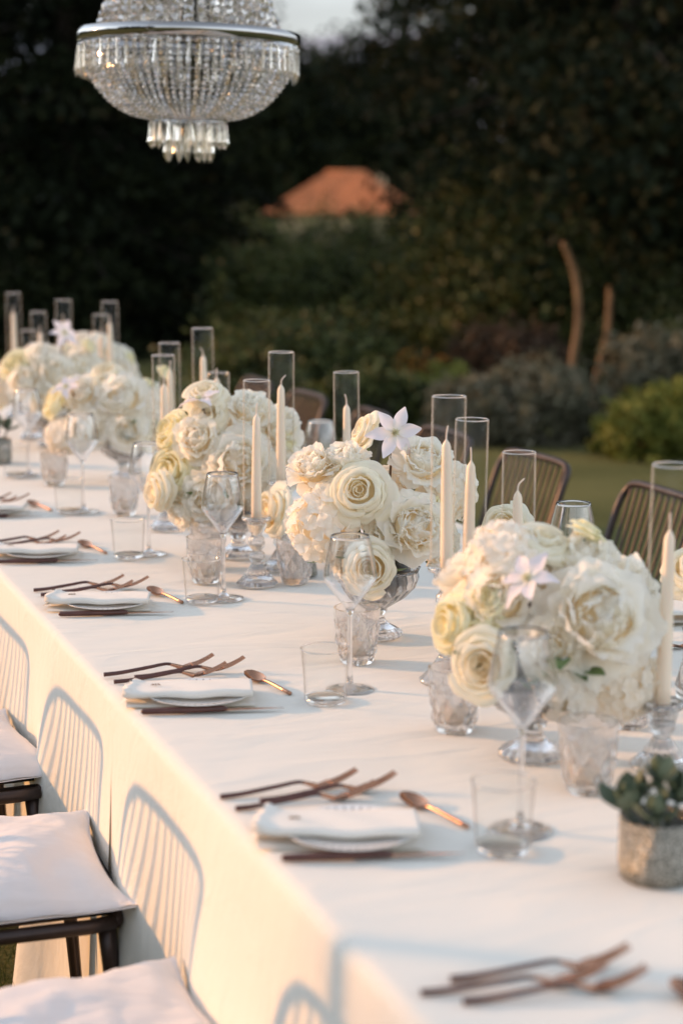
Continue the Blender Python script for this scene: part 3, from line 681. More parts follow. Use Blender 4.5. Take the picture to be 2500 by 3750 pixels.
for k in range(int((3.10-2.6)/0.03)):
    z = 2.6+.03*k; ring = [(0.011*math.cos(q)*(1 if k % 2 else 0), .011*math.cos(q)*(0 if k % 2 else 1), z+.015+.019*math.sin(q)) for q in np.linspace(0, 2*PI, 9)]
    hg.add(*tube(ring, .0025, 5))
part('chain', hg.mesh('chain', M['chrome']), ch)
sp = MB()
for k in range(6):
    a = k*PI/3; sp.add(*tube([(0, 0, 2.01), ((BR-.004)*math.cos(a), (BR-.004)*math.sin(a), 2.01)], .005, 6))
part('spokes', sp.mesh('spokes', M['chrome']), ch)
def bead(mb, c, r, ax=None, g=random):
    n = 6; a0 = g.uniform(0, 1)
    V = [(0, 0, r*1.05)] + [(r*math.cos(a0+q*2*PI/n), r*math.sin(a0+q*2*PI/n), 0.28*r) for q in range(n)] + [(r*math.cos(a0+q*2*PI/n), r*math.sin(a0+q*2*PI/n), -0.28*r) for q in range(n)] + [(0, 0, -r*1.05)]
    R = Euler((g.uniform(-.9, .9), g.uniform(-.9, .9), g.uniform(0, 6))).to_matrix()
    V = np.array([R @ Vector(v) for v in V]) + np.array(c)
    F = [(0, 1+q, 1+(q+1) % n) for q in range(n)] + [(1+q, 1+n+q, 1+n+(q+1) % n, 1+(q+1) % n) for q in range(n)] + [(13, 1+n+(q+1) % n, 1+n+q) for q in range(n)]
    mb.add(V, F)
def strand(profile, ang, r0, r1, step):
    pts = smooth_path([(p[0], 0, p[1]) for p in profile], 12); mb = MB(); acc = 0; last = pts[0]; tot = sum((pts[i+1]-pts[i]).length for i in range(len(pts)-1)); run = 0
    nxt = step*0.5
    for i in range(1, len(pts)):
        seg = (pts[i]-pts[i-1]).length
        while nxt <= run+seg:
            t = (nxt-run)/seg; p = pts[i-1].lerp(pts[i], t); f = nxt/tot
            bead(mb, (p.x*math.cos(ang), p.x*math.sin(ang), p.z), r0+(r1-r0)*f)
            nxt += step
        run += seg
    return mb
low = [(.281, 1.988), (.274, 1.945), (.245, 1.895), (.205, 1.848), (.155, 1.818), (.104, 1.806)]
NS = 76
for k in range(NS):
    part('bead_strand', strand(low, k*2*PI/NS, .0078, .0054, .0155).mesh('bead_strand', [M['gem'], M['gem_warm_flash'], M['gem_cool_flash'], M['gem']][(k*7) % 4], False), ch)
upp = [(.226, 2.026), (.222, 2.05), (.208, 2.09), (.185, 2.16), (.155, 2.28), (.125, 2.42), (.108, 2.50)]
NU = 40
for k in range(NU):
    part('crown_strand', strand(upp, (k+.5)*2*PI/NU, .0155, .008, .0215).mesh('crown_strand', M['gem'], False), ch)
def drop_mesh(Lp, w):
    n = 6; prof = [(w*.12, 0), (w*.30, -.006), (w*.36, -Lp*.30), (w*.50, -Lp*.62), (w*.60, -Lp*.76), (w*.36, -Lp*.90), (.0004, -Lp)]
    return MB().add(*lathe(prof, n, cap0=True)).mesh('crystal_drop', M['gem_drop'], False)
dA, dB, dC = drop_mesh(.086, .0105), drop_mesh(.070, .0165), drop_mesh(.104, .0170)
ND = 64
for k in range(ND):
    a = k*2*PI/ND; part('crystal_drop', dA, ch, loc=(.284*math.cos(a), .284*math.sin(a), 1.988), rot=(random.uniform(-.09, .09), random.uniform(-.09, .09), a+random.uniform(-.5, .5)))
for k in range(22):
    a = k*2*PI/22; part('crystal_drop', dB, ch, loc=(.098*math.cos(a), .098*math.sin(a), 1.799), rot=(random.uniform(-.06, .06), random.uniform(-.06, .06), a+random.uniform(-.4, .4)))
for k in range(14):
    a = (k+.5)*2*PI/14; part('crystal_drop', dC, ch, loc=(.058*math.cos(a), .058*math.sin(a), 1.798), rot=(random.uniform(-.06, .06), random.uniform(-.06, .06), a))
for r, z in ((.262, 1.915), (.226, 1.868), (.180, 1.831)):   # thin hoops that carry the strands
    part('hoop', MB().add(*tube([(r*math.cos(q), r*math.sin(q), z) for q in np.linspace(0, 2*PI, 49)], .0016, 5, False)).mesh('hoop', M['chrome']), ch)

# ------------------------------------------------------------------ table ware: meshes
def dcut(prof_r0, prof_r1, h, n=36, rows=13, amp=.0030, zlo=.012, zhi=.082):
    def rf(rr, a, z, i):
        if i >= rows+1: return rr
        w = np.clip((z-zlo)/.006, 0, 1)*np.clip((zhi-z)/.006, 0, 1)
        u = a*9/PI; v = z*150
        dm = np.abs(np.sin((u*1.0*PI/2*1.0+v*.5)))*np.abs(np.sin((u*PI/2-v*.5)))
        return rr + amp*(1.6*dm-.5)*w
    zs = np.linspace(0, h, rows+1)
    out = [(prof_r0*.9, 0)] + [(prof_r0 + (prof_r1-prof_r0)*(z/h)**.6, z) for z in zs[0:]]
    out = out[1:]
    inn = [(prof_r1-.0035, h), (prof_r1-.006, h*.6), (prof_r0-.003, .016), (.001, .014)]
    return MB().add(*lathe(out + inn, 72, lambda rr, a, z, i: rf(rr, a, z, i), cap0=True))
MCUT = dcut(.0285, .0425, .102, rows=26).mesh('cut_glass', M['cut'], False)
MWAX = MB().add(*lathe([(.020, .018), (.021, .020), (.021, .034), (.018, .036), (.002, .034)], 20, cap0=True)).mesh('tealight', M['wax'])
TUMB = MB().add(*lathe([(.0350, .0105), (.0352, .012), (.0372, .05), (.0405, .0915), (.0400, .0925), (.0392, .0915), (.0362, .05), (.0342, .014)], 64)).mesh('tumbler', M['glass'])
TBASE = MB().add(*lathe([(.030, 0), (.0335, .002), (.0351, .0100), (.0335, .0105), (.030, .0095), (.001, .009)], 64, cap0=True)).mesh('base', M['crystal'])
TRIM = MB().add(*lathe([(.0407+.0011*math.cos(q), .0925+.0011*math.sin(q)) for q in np.linspace(0, 2*PI, 9)], 64)).mesh('rim', M['rim'])
def blown(prof, t):
    pts = [(p.x, p.z) for p in smooth_path([(r, 0, z) for r, z in prof], 7)]
    inn = []
    for i, (r, z) in enumerate(pts):
        a_, b_ = pts[max(i-1, 0)], pts[min(i+1, len(pts)-1)]; dx, dz = b_[0]-a_[0], b_[1]-a_[1]; ln = math.hypot(dx, dz)
        q = (r - dz/ln*t, z + dx/ln*t)
        if q[0] > .004 and z > prof[0][1]+.012: inn.append(q)
    rim = [((pts[-1][0]+inn[-1][0])/2, pts[-1][1]+t*.4)]
    bot = inn[0]
    return pts + rim + inn[::-1] + [(bot[0]*.6, bot[1]-.0025), (.0004, bot[1]-.0035)]
WB = MB().add(*lathe(blown([(.0038, .130), (.0065, .139), (.0150, .1515), (.030, .172), (.0420, .1885), (.0452, .197), (.0446, .207), (.040, .235), (.0325, .268)], .0009), 72)).mesh('bowl', M['blown'])
WS = MB().add(*lathe([(.0415, 0.0), (.042, .0015), (.030, .0035), (.012, .006), (.0055, .012), (.0042, .03), (.0036, .09), (.004, .131)], 48, cap0=True)).mesh('stem_and_foot', M['crystal'])
def flute(n, amp):
    return lambda rr, a, z, i: rr*(1+amp*np.cos(a*n))
def stick(h):
    k = h-.112
    pr = [(.044, 0), (.045, .005), (.040, .009), (.030, .020), (.020, .034), (.013, .046), (.011, .050), (.017, .056), (.0185, .063), (.017, .070), (.010, .076)]
    z = .076; mid = []
    nb = max(0, int(round((h-.076-.045)/.034)))
    st = (h-.076-.040)/max(nb, 1)
    for q in range(nb):
        zz = .076+st*q
        mid += [(.011, zz+.002), (.0165, zz+st*.25), (.018, zz+st*.5), (.0165, zz+st*.75), (.0105, zz+st-.002)]
    cup = [(.013, h-.036), (.0185, h-.030), (.021, h-.018), (.022, h-.012), (.030, h-.009), (.0325, h-.006), (.0325, h), (.0145, h), (.0125, h-.016), (.001, h-.017)]
    return MB().add(*lathe(pr+mid+cup, 60, lambda rr, a, z, i: rr*(1+(.045*np.cos(a*15) if (.001 < z < h-.012) else 0)), cap0=True)).mesh('candlestick', M['crystal'])
STICK = {'H': stick(.205), 'M': stick(.152), 'L': stick(.100)}
HT = {'H': .205, 'M': .152, 'L': .100}
def tubeglass():
    R = .0295
    return MB().add(*lathe([(R, 0), (R, .298), (R-.0009, .3), (R-.0018, .298), (R-.0018, 0)], 64)).mesh('hurricane_tube', M['tubeglass'])
MTUBE = tubeglass()
MTRIM = MB().add(*lathe([(.0286+.0011*math.cos(q), .300+.0011*math.sin(q)) for q in np.linspace(0, 2*PI, 9)], 64)).mesh('rim', M['rim'])
def candle(h, bend, seed):
    g = random.Random(seed)
    lean = g.uniform(-.004, .004)
    body = MB().add(*lathe([(.0112, 0), (.0112, h*.15), (.0105, h*.45), (.0088, h*.8), (.0078, h*.945), (.006, h*.968), (.0025, h*.99), (.0015, h)], 24, cap0=True))
    for v in body.v: v[:, 0] += lean*(v[:, 2]/h)**1.5
    w = MB().add(*tube(smooth_path([(lean, 0, h*.985), (lean+bend*.15, 0, h+.010), (lean+bend, bend*.3, h+.020+.004*(1-abs(bend)/.012))], 4), [.0016]*8+[.0010], 6))
    return body.mesh('candle', M['wax']), w.mesh('wick', M['wick'])
# candle places: (x, y, height class, tube, lean of the wick, where it stands)
CAND = [
 (1.312, 2.130, 'L', 'M', .000, 'nearest tall candle at the right edge of the picture'),
 (1.214, 2.680, 'H', 'H', .003, 'tallest of the trio right of the middle bouquet'),
 (1.282, 2.740, 'M', 'M', -.001, 'middle one of the trio right of the middle bouquet'),
 (1.357, 2.695, 'L', 'L', .012, 'shortest of the trio, before the sunlit chair back'),
 (1.420, 3.690, 'M', 'M', -.004, 'standing alone above the middle bouquet before the dark shrubs'),
 (1.268, 3.715, 'H', 'H', .011, 'tall one with bent wick at the right of the second bouquet'),
 (1.162, 3.572, 'M', 'M', .002, 'straight behind the sharpest wine glass, lower than its bent wick neighbour'),
 (1.348, 4.600, 'H', 'H', -.010, 'tallest one behind the second bouquet'),
 (1.325, 4.395, 'M', 'L', .001, 'low one just right of the tallest tube behind the second bouquet'),
 (1.160, 4.320, 'M', 'M', -.001, 'front left of the second bouquet, crossing its left flank'),
 (1.290, 4.740, 'M', 'M', .002, 'rear left of the second bouquet, half hidden by a nearer tube'),
 (1.465, 6.190, 'H', 'H', .003, 'tallest of the far group, before black conifers'),
 (1.438, 6.220, 'M', 'M', .000, 'second tallest of the far group, overlapping the tallest tube'),
 (1.327, 6.030, 'L', 'L', .001, 'lowest front one of the far group amid blooms'),
 (1.335, 6.370, 'H', 'H', .002, 'tall one above the upright clematis in the far flowers'),
 (1.268, 6.490, 'M', 'M', -.003, 'left middle one over the far flowers'),
 (1.195, 6.310, 'L', 'L', .000, 'low one at the left above the far flowers'),
 (1.270, 7.030, 'H', 'H', .002, 'farthest one at the left edge of the picture'),
]
for i, (x, y, hs, hc, bend, where) in enumerate(CAND):
    if i == 0: hs = 'L'
    z = TZ + .0045
    s = link('candlestick', STICK[hs], None, (x, y, z), (0, 0, random.uniform(0, 6))); tag(s, 'glass candlestick, ' + where, 'candlestick', 'glass candlesticks')
    top = z + HT[hs]
    ctop = {'H': 1.198, 'M': 1.150, 'L': 1.100}[hc] if i else 1.128
    if hs == 'M' and hc == 'L': ctop = 1.155
    h = ctop - (top - .014) - .018
    bm, wm = candle(h, bend, i)
    cn = link('candle', bm, None, (x, y, top-.0145), (0, 0, random.uniform(-.4, .4))); tag(cn, 'ivory candle, ' + where, 'candle', 'ivory taper candles')
    part('wick', wm, cn)
    g = random.Random(i)
    tl = {'H': 1.252, 'M': 1.204, 'L': 1.148}[hc] if i else 1.203
    sc = (tl-top-.001)/.30
    tb = link('hurricane_tube', MTUBE, None, (x, y, top+.001), (g.uniform(-.012, .012), g.uniform(-.012, .012), 0), (1, 1, sc)); part('rim', MTRIM, tb); tag(tb, 'clear glass tube, ' + where, 'glass tube', 'hurricane glass tubes')

# ------------------------------------------------------------------ place settings
def fork_meshes():
    # along +x from the handle end; heads curve up
    hpath = smooth_path([(0, 0, .0035), (.03, 0, .0045), (.08, 0, .010), (.108, 0, .0135), (.120, 0, .0125)], 5)
    hd = MB().add(*tube(hpath, list(np.linspace(.0040, .0026, len(hpath))), 8)).mesh('handle', M['handle'])
    hb = MB()
    npath = smooth_path([(.118, 0, .0127), (.130, 0, .0085), (.140, 0, .0045)], 5)
    hb.add(*tube(npath, list(np.linspace(.0026, .0045, len(npath))), 8))
    # head: shallow trough
    m = 9; n = 7; P = np.zeros((m, n, 3))
    for i in range(m):
        t = i/(m-1); w = .0040 + .0075*math.sin(min(1, t*1.4)*PI/2)
        for j in range(n):
            u = -1+2*j/(n-1); P[i, j] = (.137+.022*t, w*u, .0040 + .0015*t + .0030*t*t + .0015*u*u)
    V, F = grid(P); hb.add(V, F); V2 = V.copy(); V2[:, 2] -= .0016; hb.add(V2, [f[::-1] for f in F])
    head = hb.mesh('head', M['copper'])
    tn = []
    for k in range(4):
        y = (-1.5+k)*.0056
        pt = smooth_path([(.158, y, .0082), (.172, y*.97, .0120), (.188, y*.93, .0190), (.198, y*.92, .0245)], 4)
        tn.append(MB().add(*tube(pt, list(np.linspace(.0017, .0009, len(pt))), 6)).mesh('tine', M['copper']))
    return hd, head, tn
FH, FB, FT = fork_meshes()
def make_fork():
    o = link('dessert_fork', FB); part('handle', FH, o)
    for me in FT: part('tine', me, o)
    return o
def knife_meshes():
    hp = [(0, 0, .005), (.004, 0, .005), (.06, 0, .0055), (.132, 0, .0058), (.140, 0, .0055)]
    V, F = tube(hp, [.0025, .0048, .0056, .0052, .0035], 10)
    hd = MB().add(V, F).mesh('handle', M['handle'])
    # blade standing slim, tapering to a point
    m = 10; ring = []
    for i in range(m):
        t = i/(m-1); x = .137 + .095*t; w = (.0075*(1-t**2.2)+.0006); th = .0011*(1-t*.6)
        ring.append([(x, -w*.6, .0042), (x, 0, .0042+th), (x, w, .0042), (x, 0, .0042-th)])
    P = np.array(ring); V = P.reshape(-1, 3); F = []
    for i in range(m-1):
        for j in range(4): F.append((i*4+j, i*4+(j+1) % 4, (i+1)*4+(j+1) % 4, (i+1)*4+j))
    F.append((0, 1, 2, 3)); F.append(((m-1)*4+3, (m-1)*4+2, (m-1)*4+1, (m-1)*4))
    return hd, MB().add(V, F).mesh('blade', M['copper'])
KH, KB = knife_meshes()
def spoon_meshes():
    # bowl at origin side, handle to +x
    m, n = 9, 12; P = np.zeros((m, n, 3))
    for i in range(m):
        r = i/(m-1)
        for j in range(n):
            a = 2*PI*j/n
            P[i, j] = (.026*r*math.cos(a), .0165*r*math.sin(a), .0015 + .0095*r*r - .16*.026*r*math.cos(a))
    V = P.reshape(-1, 3); F = [(i*n+j, i*n+(j+1) % n, (i+1)*n+(j+1) % n, (i+1)*n+j) for i in range(m-1) for j in range(n)]
    b = MB().add(V, F); V2 = V.copy(); V2[:, 2] -= .0012; b.add(V2, [f[::-1] for f in F])
    hp = smooth_path([(.0245, 0, .0065), (.034, 0, .0085), (.06, 0, .0075), (.112, 0, .0035)], 5)
    hd = MB().add(*tube(hp, list(np.linspace(.0022, .0036, len(hp))), 8))
    return b.mesh('bowl', M['copper']), hd.mesh('handle', M['copper'])
SB, SH = spoon_meshes()
MPLATE = MB().add(*lathe([(.001, .006), (.048, .0062), (.058, .0085), (.0845, .0125), (.0865, .0135), (.0863, .0120), (.060, .0045), (.046, .0), (.001, .0)], 72)).mesh('side_plate', M['porcelain'])
def napkin_mesh(seed):
    """one cloth folded round the plate: long folded band on top with a rolled front edge, gathered left end, thin flap below"""
    g = random.Random(seed); mb = MB()
    n, m = 46, 26
    xs = np.linspace(0, 1, n)
    # cross-section (y,z) loop of the folded band, front (y<0) thick and rolled
    def sect(t0, w, h):
        pts = []
        for q in np.linspace(-PI/2, PI/2, 9): pts.append((-w/2 - .0065*math.cos(q)*1.0, h*.5 + h*.5*math.sin(q)))
        for s in np.linspace(0, 1, 9)[1:]: pts.append((-w/2 + w*s, h*(1-.45*s)))
        pts.append((w/2+.001, h*.3)); pts.append((w/2, .001))
        for s in np.linspace(1, 0, 7)[1:]: pts.append((-w/2 + w*s, 0.0))
        return pts
    rows = []
    for i, t in enumerate(xs):
        w = .088*(1+.02*math.sin(t*9+seed)); h = .0125*(1+.08*math.sin(t*5+seed)) + (.006*math.exp(-(t/.06)**2))
        x = -.105 + .205*t
        sk = -.012*math.sin(t*2.2) + .006*math.exp(-(t/.08)**2)*math.sin(seed)
        pr = sect(t, w, h)
        rows.append([(x + .006*(y/.05)*(1 if t < .1 else 0) + (.004*math.sin(k*1.7)*math.exp(-(t/.05)**2)), y + sk, z + .0012*math.sin(t*14+y*60)) for k, (y, z) in enumerate(pr)])
    P = np.array(rows); K = P.shape[1]
    V = P.reshape(-1, 3); F = [(i*K+j, i*K+(j+1) % K, (i+1)*K+(j+1) % K, (i+1)*K+j) for i in range(n-1) for j in range(K)]
    F.append(tuple(range(K-1, -1, -1))); F.append(tuple((n-1)*K+j for j in range(K)))
    mb.add(V, F)
    return mb.mesh('top_fold', M['napkin'])
def flap_mesh(seed):
    mb = MB(); n, m = 30, 10
    for dz, fl in ((0, 1), (-.0016, -1)):
        P = np.zeros((n, m, 3))
        for i in range(n):
            for j in range(m):
                t = i/(n-1); u = j/(m-1)
                P[i, j] = (-.108+.212*t, -.058+.100*u - .008*math.sin(t*2.2), .0022 + .0009*math.sin(t*11+seed)*math.sin(u*5) + .003*max(0, .12-t)/.12*math.sin(u*8) + dz)
        V, F = grid(P); mb.add(V, F if fl > 0 else [f[::-1] for f in F])
    return mb.mesh('under_flap', M['napkin'])
def gather_mesh(seed):
    """loose pleats at the table-edge end"""
    mb = MB(); g = random.Random(seed)
    for q in range(3):
        n, m = 12, 8; P = np.zeros((n, m, 3))
        for i in range(n):
            for j in range(m):
                t = i/(n-1); u = j/(m-1)
                y = -.050+.088*t
                P[i, j] = (-.100 - .016*u*(1-.25*q) + .003*math.sin(t*13+q*2+seed), y, .004+.005*q + .0045*math.sin(t*9+q*1.3+seed)*u + (.010-.004*q)*(1-u))
        V, F = grid(P); mb.add(V, F)
    return mb.mesh('pleats', M['napkin'])
NAPK = [(napkin_mesh(s), flap_mesh(s), gather_mesh(s)) for s in (1, 2, 4)]
MONO = MB()
for k in range(3): MONO.add(*box(-.066+.0045*k, -.0635+.0045*k, -.018, -.013, .0132, .0142))
MONO.add(*box(-.068, -.052, -.0195, -.0185, .0132, .0141))
MMONO = MONO.mesh('monogram', M['thread'], False)
set_names = {0: 'at the setting cut by the bottom edge', 1: 'at the nearest full setting', 2: 'at the second full setting', 3: 'at the third full setting',
             4: 'at the fourth setting', 5: 'at the fifth setting'}
SETS = [(0, -.650, .030), (1, 0, 0), (2, .700, 0), (3, 1.462, .024), (4, 2.055, .004), (5, 2.715, .004)]
first = {}
def inst(key, make):
    if key not in first: first[key] = make(); return first[key]
    return copy_tree(first[key])
ZT = TZ + .0050
for idx, dy, dx in SETS:
    w = set_names[idx]; zt = ZT if dy < .75 else ZT-.0035
    g = random.Random(50+idx)
    if idx > 0:
        # napkin and plate
        nx, ny, nr = .774+dx, 2.035+dy, math.radians(-18+g.uniform(-2, 2))
        f, fl, ga = NAPK[idx % 3]
        o = link('napkin', f, None, (nx, ny, zt+.0155), (0, 0, nr)); tag(o, 'folded white linen napkin round a small plate ' + w, 'napkin', 'folded napkins')
        part('under_flap', fl, o, loc=(0, 0, -.0145)); part('pleats', ga, o, loc=(0, 0, -.011))
        part('monogram', MMONO, o)
        p = link('side_plate', MPLATE, None, (nx+.006, ny-.021, zt+.0032), (0, 0, g.uniform(0, 6))); tag(p, 'small white plate with rib shadows painted as dashes on its rim inside the napkin ' + w, 'plate', 'small white plates')
        # knife
        k = link('table_knife', KB, None, (.668+dx, 1.966+dy, zt+.0005), (0, 0, math.radians(-15+g.uniform(-1.5, 1.5)))); part('handle', KH, k)
        tag(k, 'dark handled copper knife along the front of the napkin ' + w, 'knife', 'copper knives')
    # spoon
    sx, sy = (.905+dx, 2.098+dy)
    sp_ = link('dessert_spoon', SB, None, (sx, sy, zt+.0003), (0, 0, math.radians(-76+g.uniform(-3, 3)))); part('handle', SH, sp_)
    tag(sp_, 'small copper spoon between napkin and tumbler ' + w, 'spoon', 'copper spoons')
    ff = [(.667, 2.222, -3), (.713, 2.186, -2.5), (.672, 2.168, -6)] if idx else [(.692, 2.224, -9), (.650, 2.205, -13), (.682, 2.170, -9)]
    for q, (fx, fy, fr) in enumerate(ff):
        o = inst('fork', make_fork)
        o.location = (fx+dx, fy+dy, zt+.0003); o.rotation_euler = (0, 0, math.radians(fr+g.uniform(-1, 1)))
        tag(o, ['copper fork lying rearmost ', 'copper fork reaching farthest from the edge ', 'copper fork closest to the napkin '][q] + w, 'fork', 'copper forks')

# glasses in front of each setting
def wine(x, y, lab, z=TZ+.0045):
    o = inst('wine', make_wine); o.location = (x, y, z); tag(o, lab, 'wine glass', 'wine glasses'); return o
def make_wine():
    o = empty('wine_glass', (0, 0, 0)); part('bowl', WB, o); part('stem_and_foot', WS, o); return o
def tumbler(x, y, lab):
    o = link('tumbler', TUMB, None, (x, y, TZ+.0045)); part('base', TBASE, o); part('rim', TRIM, o); tag(o, lab, 'tumbler', 'plain glass tumblers')
def cutglass(x, y, lab, wax=True):
    o = empty('cut_glass_tumbler', (x, y, TZ+.0045), random.uniform(0, 6)); part('cut_glass', MCUT, o)
    if wax: part('tealight', MWAX, o)
    tag(o, lab, 'votive glass', 'diamond cut glasses')
tumbler(.945, 1.905, 'plain clear tumbler beside the nearest spoon')
tumbler(.974, 2.632, 'plain clear tumbler beside the second full place setting')
tumbler(1.000, 3.447, 'sharpest plain clear tumbler, before two cut glasses')
tumbler(.972, 3.968, 'plain clear tumbler beside the fourth place setting')
tumbler(.976, 4.650, 'plain clear tumbler beside the fifth place setting')
tumbler(.965, 5.38, 'blurred plain tumbler near the left edge')
wine(1.000, 1.965, 'tall wine glass before the nearest bouquet, very blurred')
wine(1.040, 2.690, 'tall wine glass before the middle bouquet')
wine(1.052, 3.462, 'sharp tall wine glass before the second bouquet')
wine(1.030, 4.000, 'tall wine glass before the left flank of the second bouquet')
wine(1.018, 4.660, 'tall wine glass before the third bouquet')
wine(1.010, 5.40, 'tall blurred wine glass near the left edge before the far flowers')
wine(1.575, 4.290, 'far side wine glass left of the lone candle tube')
wine(1.555, 2.860, 'far side wine glass above the nearest bouquet')
cutglass(1.160, 2.075, 'diamond cut glass right of the nearest wine glass stem')
cutglass(1.108, 2.410, 'diamond cut glass left of the nearest bouquet')
cutglass(1.120, 2.862, 'diamond cut glass under the middle bouquet, behind a wine glass')
cutglass(1.065, 3.640, 'diamond cut glass behind the sharpest tumbler')
cutglass(1.115, 3.790, 'diamond cut glass second behind the sharpest tumbler')
cutglass(1.112, 4.575, 'diamond cut glass below the third bouquet')
cutglass(1.045, 5.18, 'diamond cut glass left of the third bouquet among wine glasses')
cutglass(1.375, 2.335, 'diamond cut glass under the drooping right side of the nearest bouquet', False)
cutglass(1.246, 3.560, 'diamond cut glass at the foot of the speckled vase', False)

# ------------------------------------------------------------------ flowers
def petal(ang, span, prof, width, nu=7, nv=7, ruffle=0.0, seed=0, rip=5.0, tone0=0.0, tone1=1.0):
    """prof: list of (r,z) from base to tip; width: angular fraction along v; curved patch round the z axis"""
    pp = smooth_path([(r, 0, z) for r, z in prof], 6); L_ = len(pp)-1
    g = random.Random(seed); ph = g.uniform(0, 6); P = np.zeros((nv, nu, 3)); T = np.zeros((nv, nu))
    for i in range(nv):
        v = i/(nv-1); q = pp[int(round(v*L_))]
        r, z = q.x, q.z
        w = np.interp(v, np.linspace(0, 1, len(width)), width)
        for j in range(nu):
            u = -1+2*j/(nu-1); a = ang + span/2*u*w
            edge = (abs(u)**4)*v
            rr = r + ruffle*math.sin(u*rip+ph)*v*v + edge*.0015
            zz = z - edge*.10*abs(prof[-1][1]-prof[0][1]) + ruffle*.8*math.cos(u*rip*1.3+ph*2)*v*v
            P[i, j] = (rr*math.cos(a), rr*math.sin(a), zz); T[i, j] = tone0+(tone1-tone0)*v
    V, F = grid(P); return V, F, T.reshape(-1)
def rose_variant(R, H, seed, mat, openness=1.0):
    """returns (core mesh, [petal meshes])"""
    g = random.Random(seed); core = MB(); pet = []
    # tight spiral heart
    for k in range(7):
        rad = .05+.040*k
        core.add(*petal(k*2.2+g.uniform(-.3, .3), 2.9-.1*k, [(R*rad*.6, -H*.30), (R*(rad+.04), 0), (R*(rad+.03), H*(.52-.012*k)), (R*(rad+.065), H*(.60-.015*k))], [.6, .9, 1, .8], 9, 7, R*.018, seed+k, 4, .10+.03*k, .50+.03*k))
    core.add(*lathe([(R*.05, -H*.4), (R*.3, -H*.3), (R*.62, 0), (R*.55, H*.15), (.001, H*.25)], 14), tone=.2)
    lay = [(3, .34, .66, 2.5, .16), (4, .48, .58, 2.2, .24), (5, .64, .46, 1.95, .30), (5, .78, .26, 1.8, .34), (5, .80, .02, 1.7, .36)]
    for li, (n, rr, hh, span, curl) in enumerate(lay):
        ecc = g.uniform(-.06, .06), g.uniform(-.06, .06)
        for k in range(n):
            a = 2*PI*k/n + li*.9 + g.uniform(-.3, .3); f = g.uniform(.86, 1.10); cu = curl*openness*g.uniform(.45, 1.3); dz = g.uniform(-.09, .09)*H
            prof = [(R*rr*.25, -H*.42), (R*rr*.84, -H*.20), (R*rr*1.06, H*hh*.45), (R*(rr+cu*.25)*f, H*hh*.98+dz), (R*(rr+cu*.85)*f, H*(hh-.02)+dz), (R*(rr+cu*1.05)*f, H*(hh-cu*.42)+dz)]
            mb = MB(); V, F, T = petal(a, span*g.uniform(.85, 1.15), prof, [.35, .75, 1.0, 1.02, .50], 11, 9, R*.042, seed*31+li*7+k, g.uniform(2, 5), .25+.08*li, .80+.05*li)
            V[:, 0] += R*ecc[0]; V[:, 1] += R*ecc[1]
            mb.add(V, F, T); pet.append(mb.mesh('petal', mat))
    gm = MB()
    return core.mesh('rose', mat), pet
def calyx_mesh(R):
    mb = MB()
    mb.add(*lathe([(.002, -R*.62), (R*.16, -R*.56), (R*.20, -R*.42), (R*.1, -R*.36)], 10))
    for k in range(5):
        a = k*2*PI/5
        P = np.zeros((6, 3, 3))
        for i in range(6):
            t = i/5; w = .10*R*(math.sin(PI*min(1, .25+t*.75)))+.001
            r = R*(.15+.62*t); z = -R*.45 - R*.22*t + R*.35*t*t
            for j in range(3):
                s = (j-1)*w
                P[i, j] = (r*math.cos(a)-s*math.sin(a), r*math.sin(a)+s*math.cos(a), z+abs(s)*.3)
        mb.add(*grid(P))
    return mb.mesh('calyx', M['calyx'])
def sheet_petal(seed, mat, width=.95, cup=.5, ruffle=.07, curl=.25, t0=.2, t1=.95, nu=9, nv=8):
    """one ruffled petal: base at the origin, grows along +x, inner side +z; length 1"""
    g = random.Random(seed); ph = [g.uniform(0, 6) for _ in range(4)]; k1 = g.uniform(3, 5.5); P = np.zeros((nv, nu, 3)); T = np.zeros((nv, nu))
    for i in range(nv):
        v = i/(nv-1); w = width*.5*np.interp(v, [0, .25, .55, .85, 1], [.30, .74, 1.0, .92, .58])
        for j in range(nu):
            u = -1+2*j/(nu-1); e = abs(u)**3
            x = v*(1-.10*e*v) + ruffle*.5*math.sin(u*k1+ph[0])*v**3 - (.10*v*v*math.exp(-(u*4)**2) if seed % 3 == 0 else 0)
            z = cup*(u*u)*w*.9*(1-.4*v) + .30*math.sin(PI*v*.55)*cup - curl*max(0, v-.62)**2*2.5 + ruffle*math.sin(u*k1*1.4+ph[1]+v*2)*v*v + ruffle*.5*math.sin(u*k1*2.3+ph[2])*v*v*abs(u)
            P[i, j] = (x, w*u, z); T[i, j] = t0+(t1-t0)*v
    V, F = grid(P); return MB().add(V, F, T.reshape(-1)).mesh('petal', mat)
SHEETS = [sheet_petal(900+q, M['peony'], [1.0, 1.15, .85, 1.1, .95, 1.2][q], [.5, .62, .42, .55, .7, .45][q], .085, [.2, .45, .1, .3, 0, .35][q]) for q in range(6)]
GUARD = [sheet_petal(950+q, M['peony'], [1.15, 1.3, 1.05, 1.2][q], [.40, .5, .35, .45][q], .06, [.3, .1, .45, .2][q], .35, 1.0) for q in range(4)]
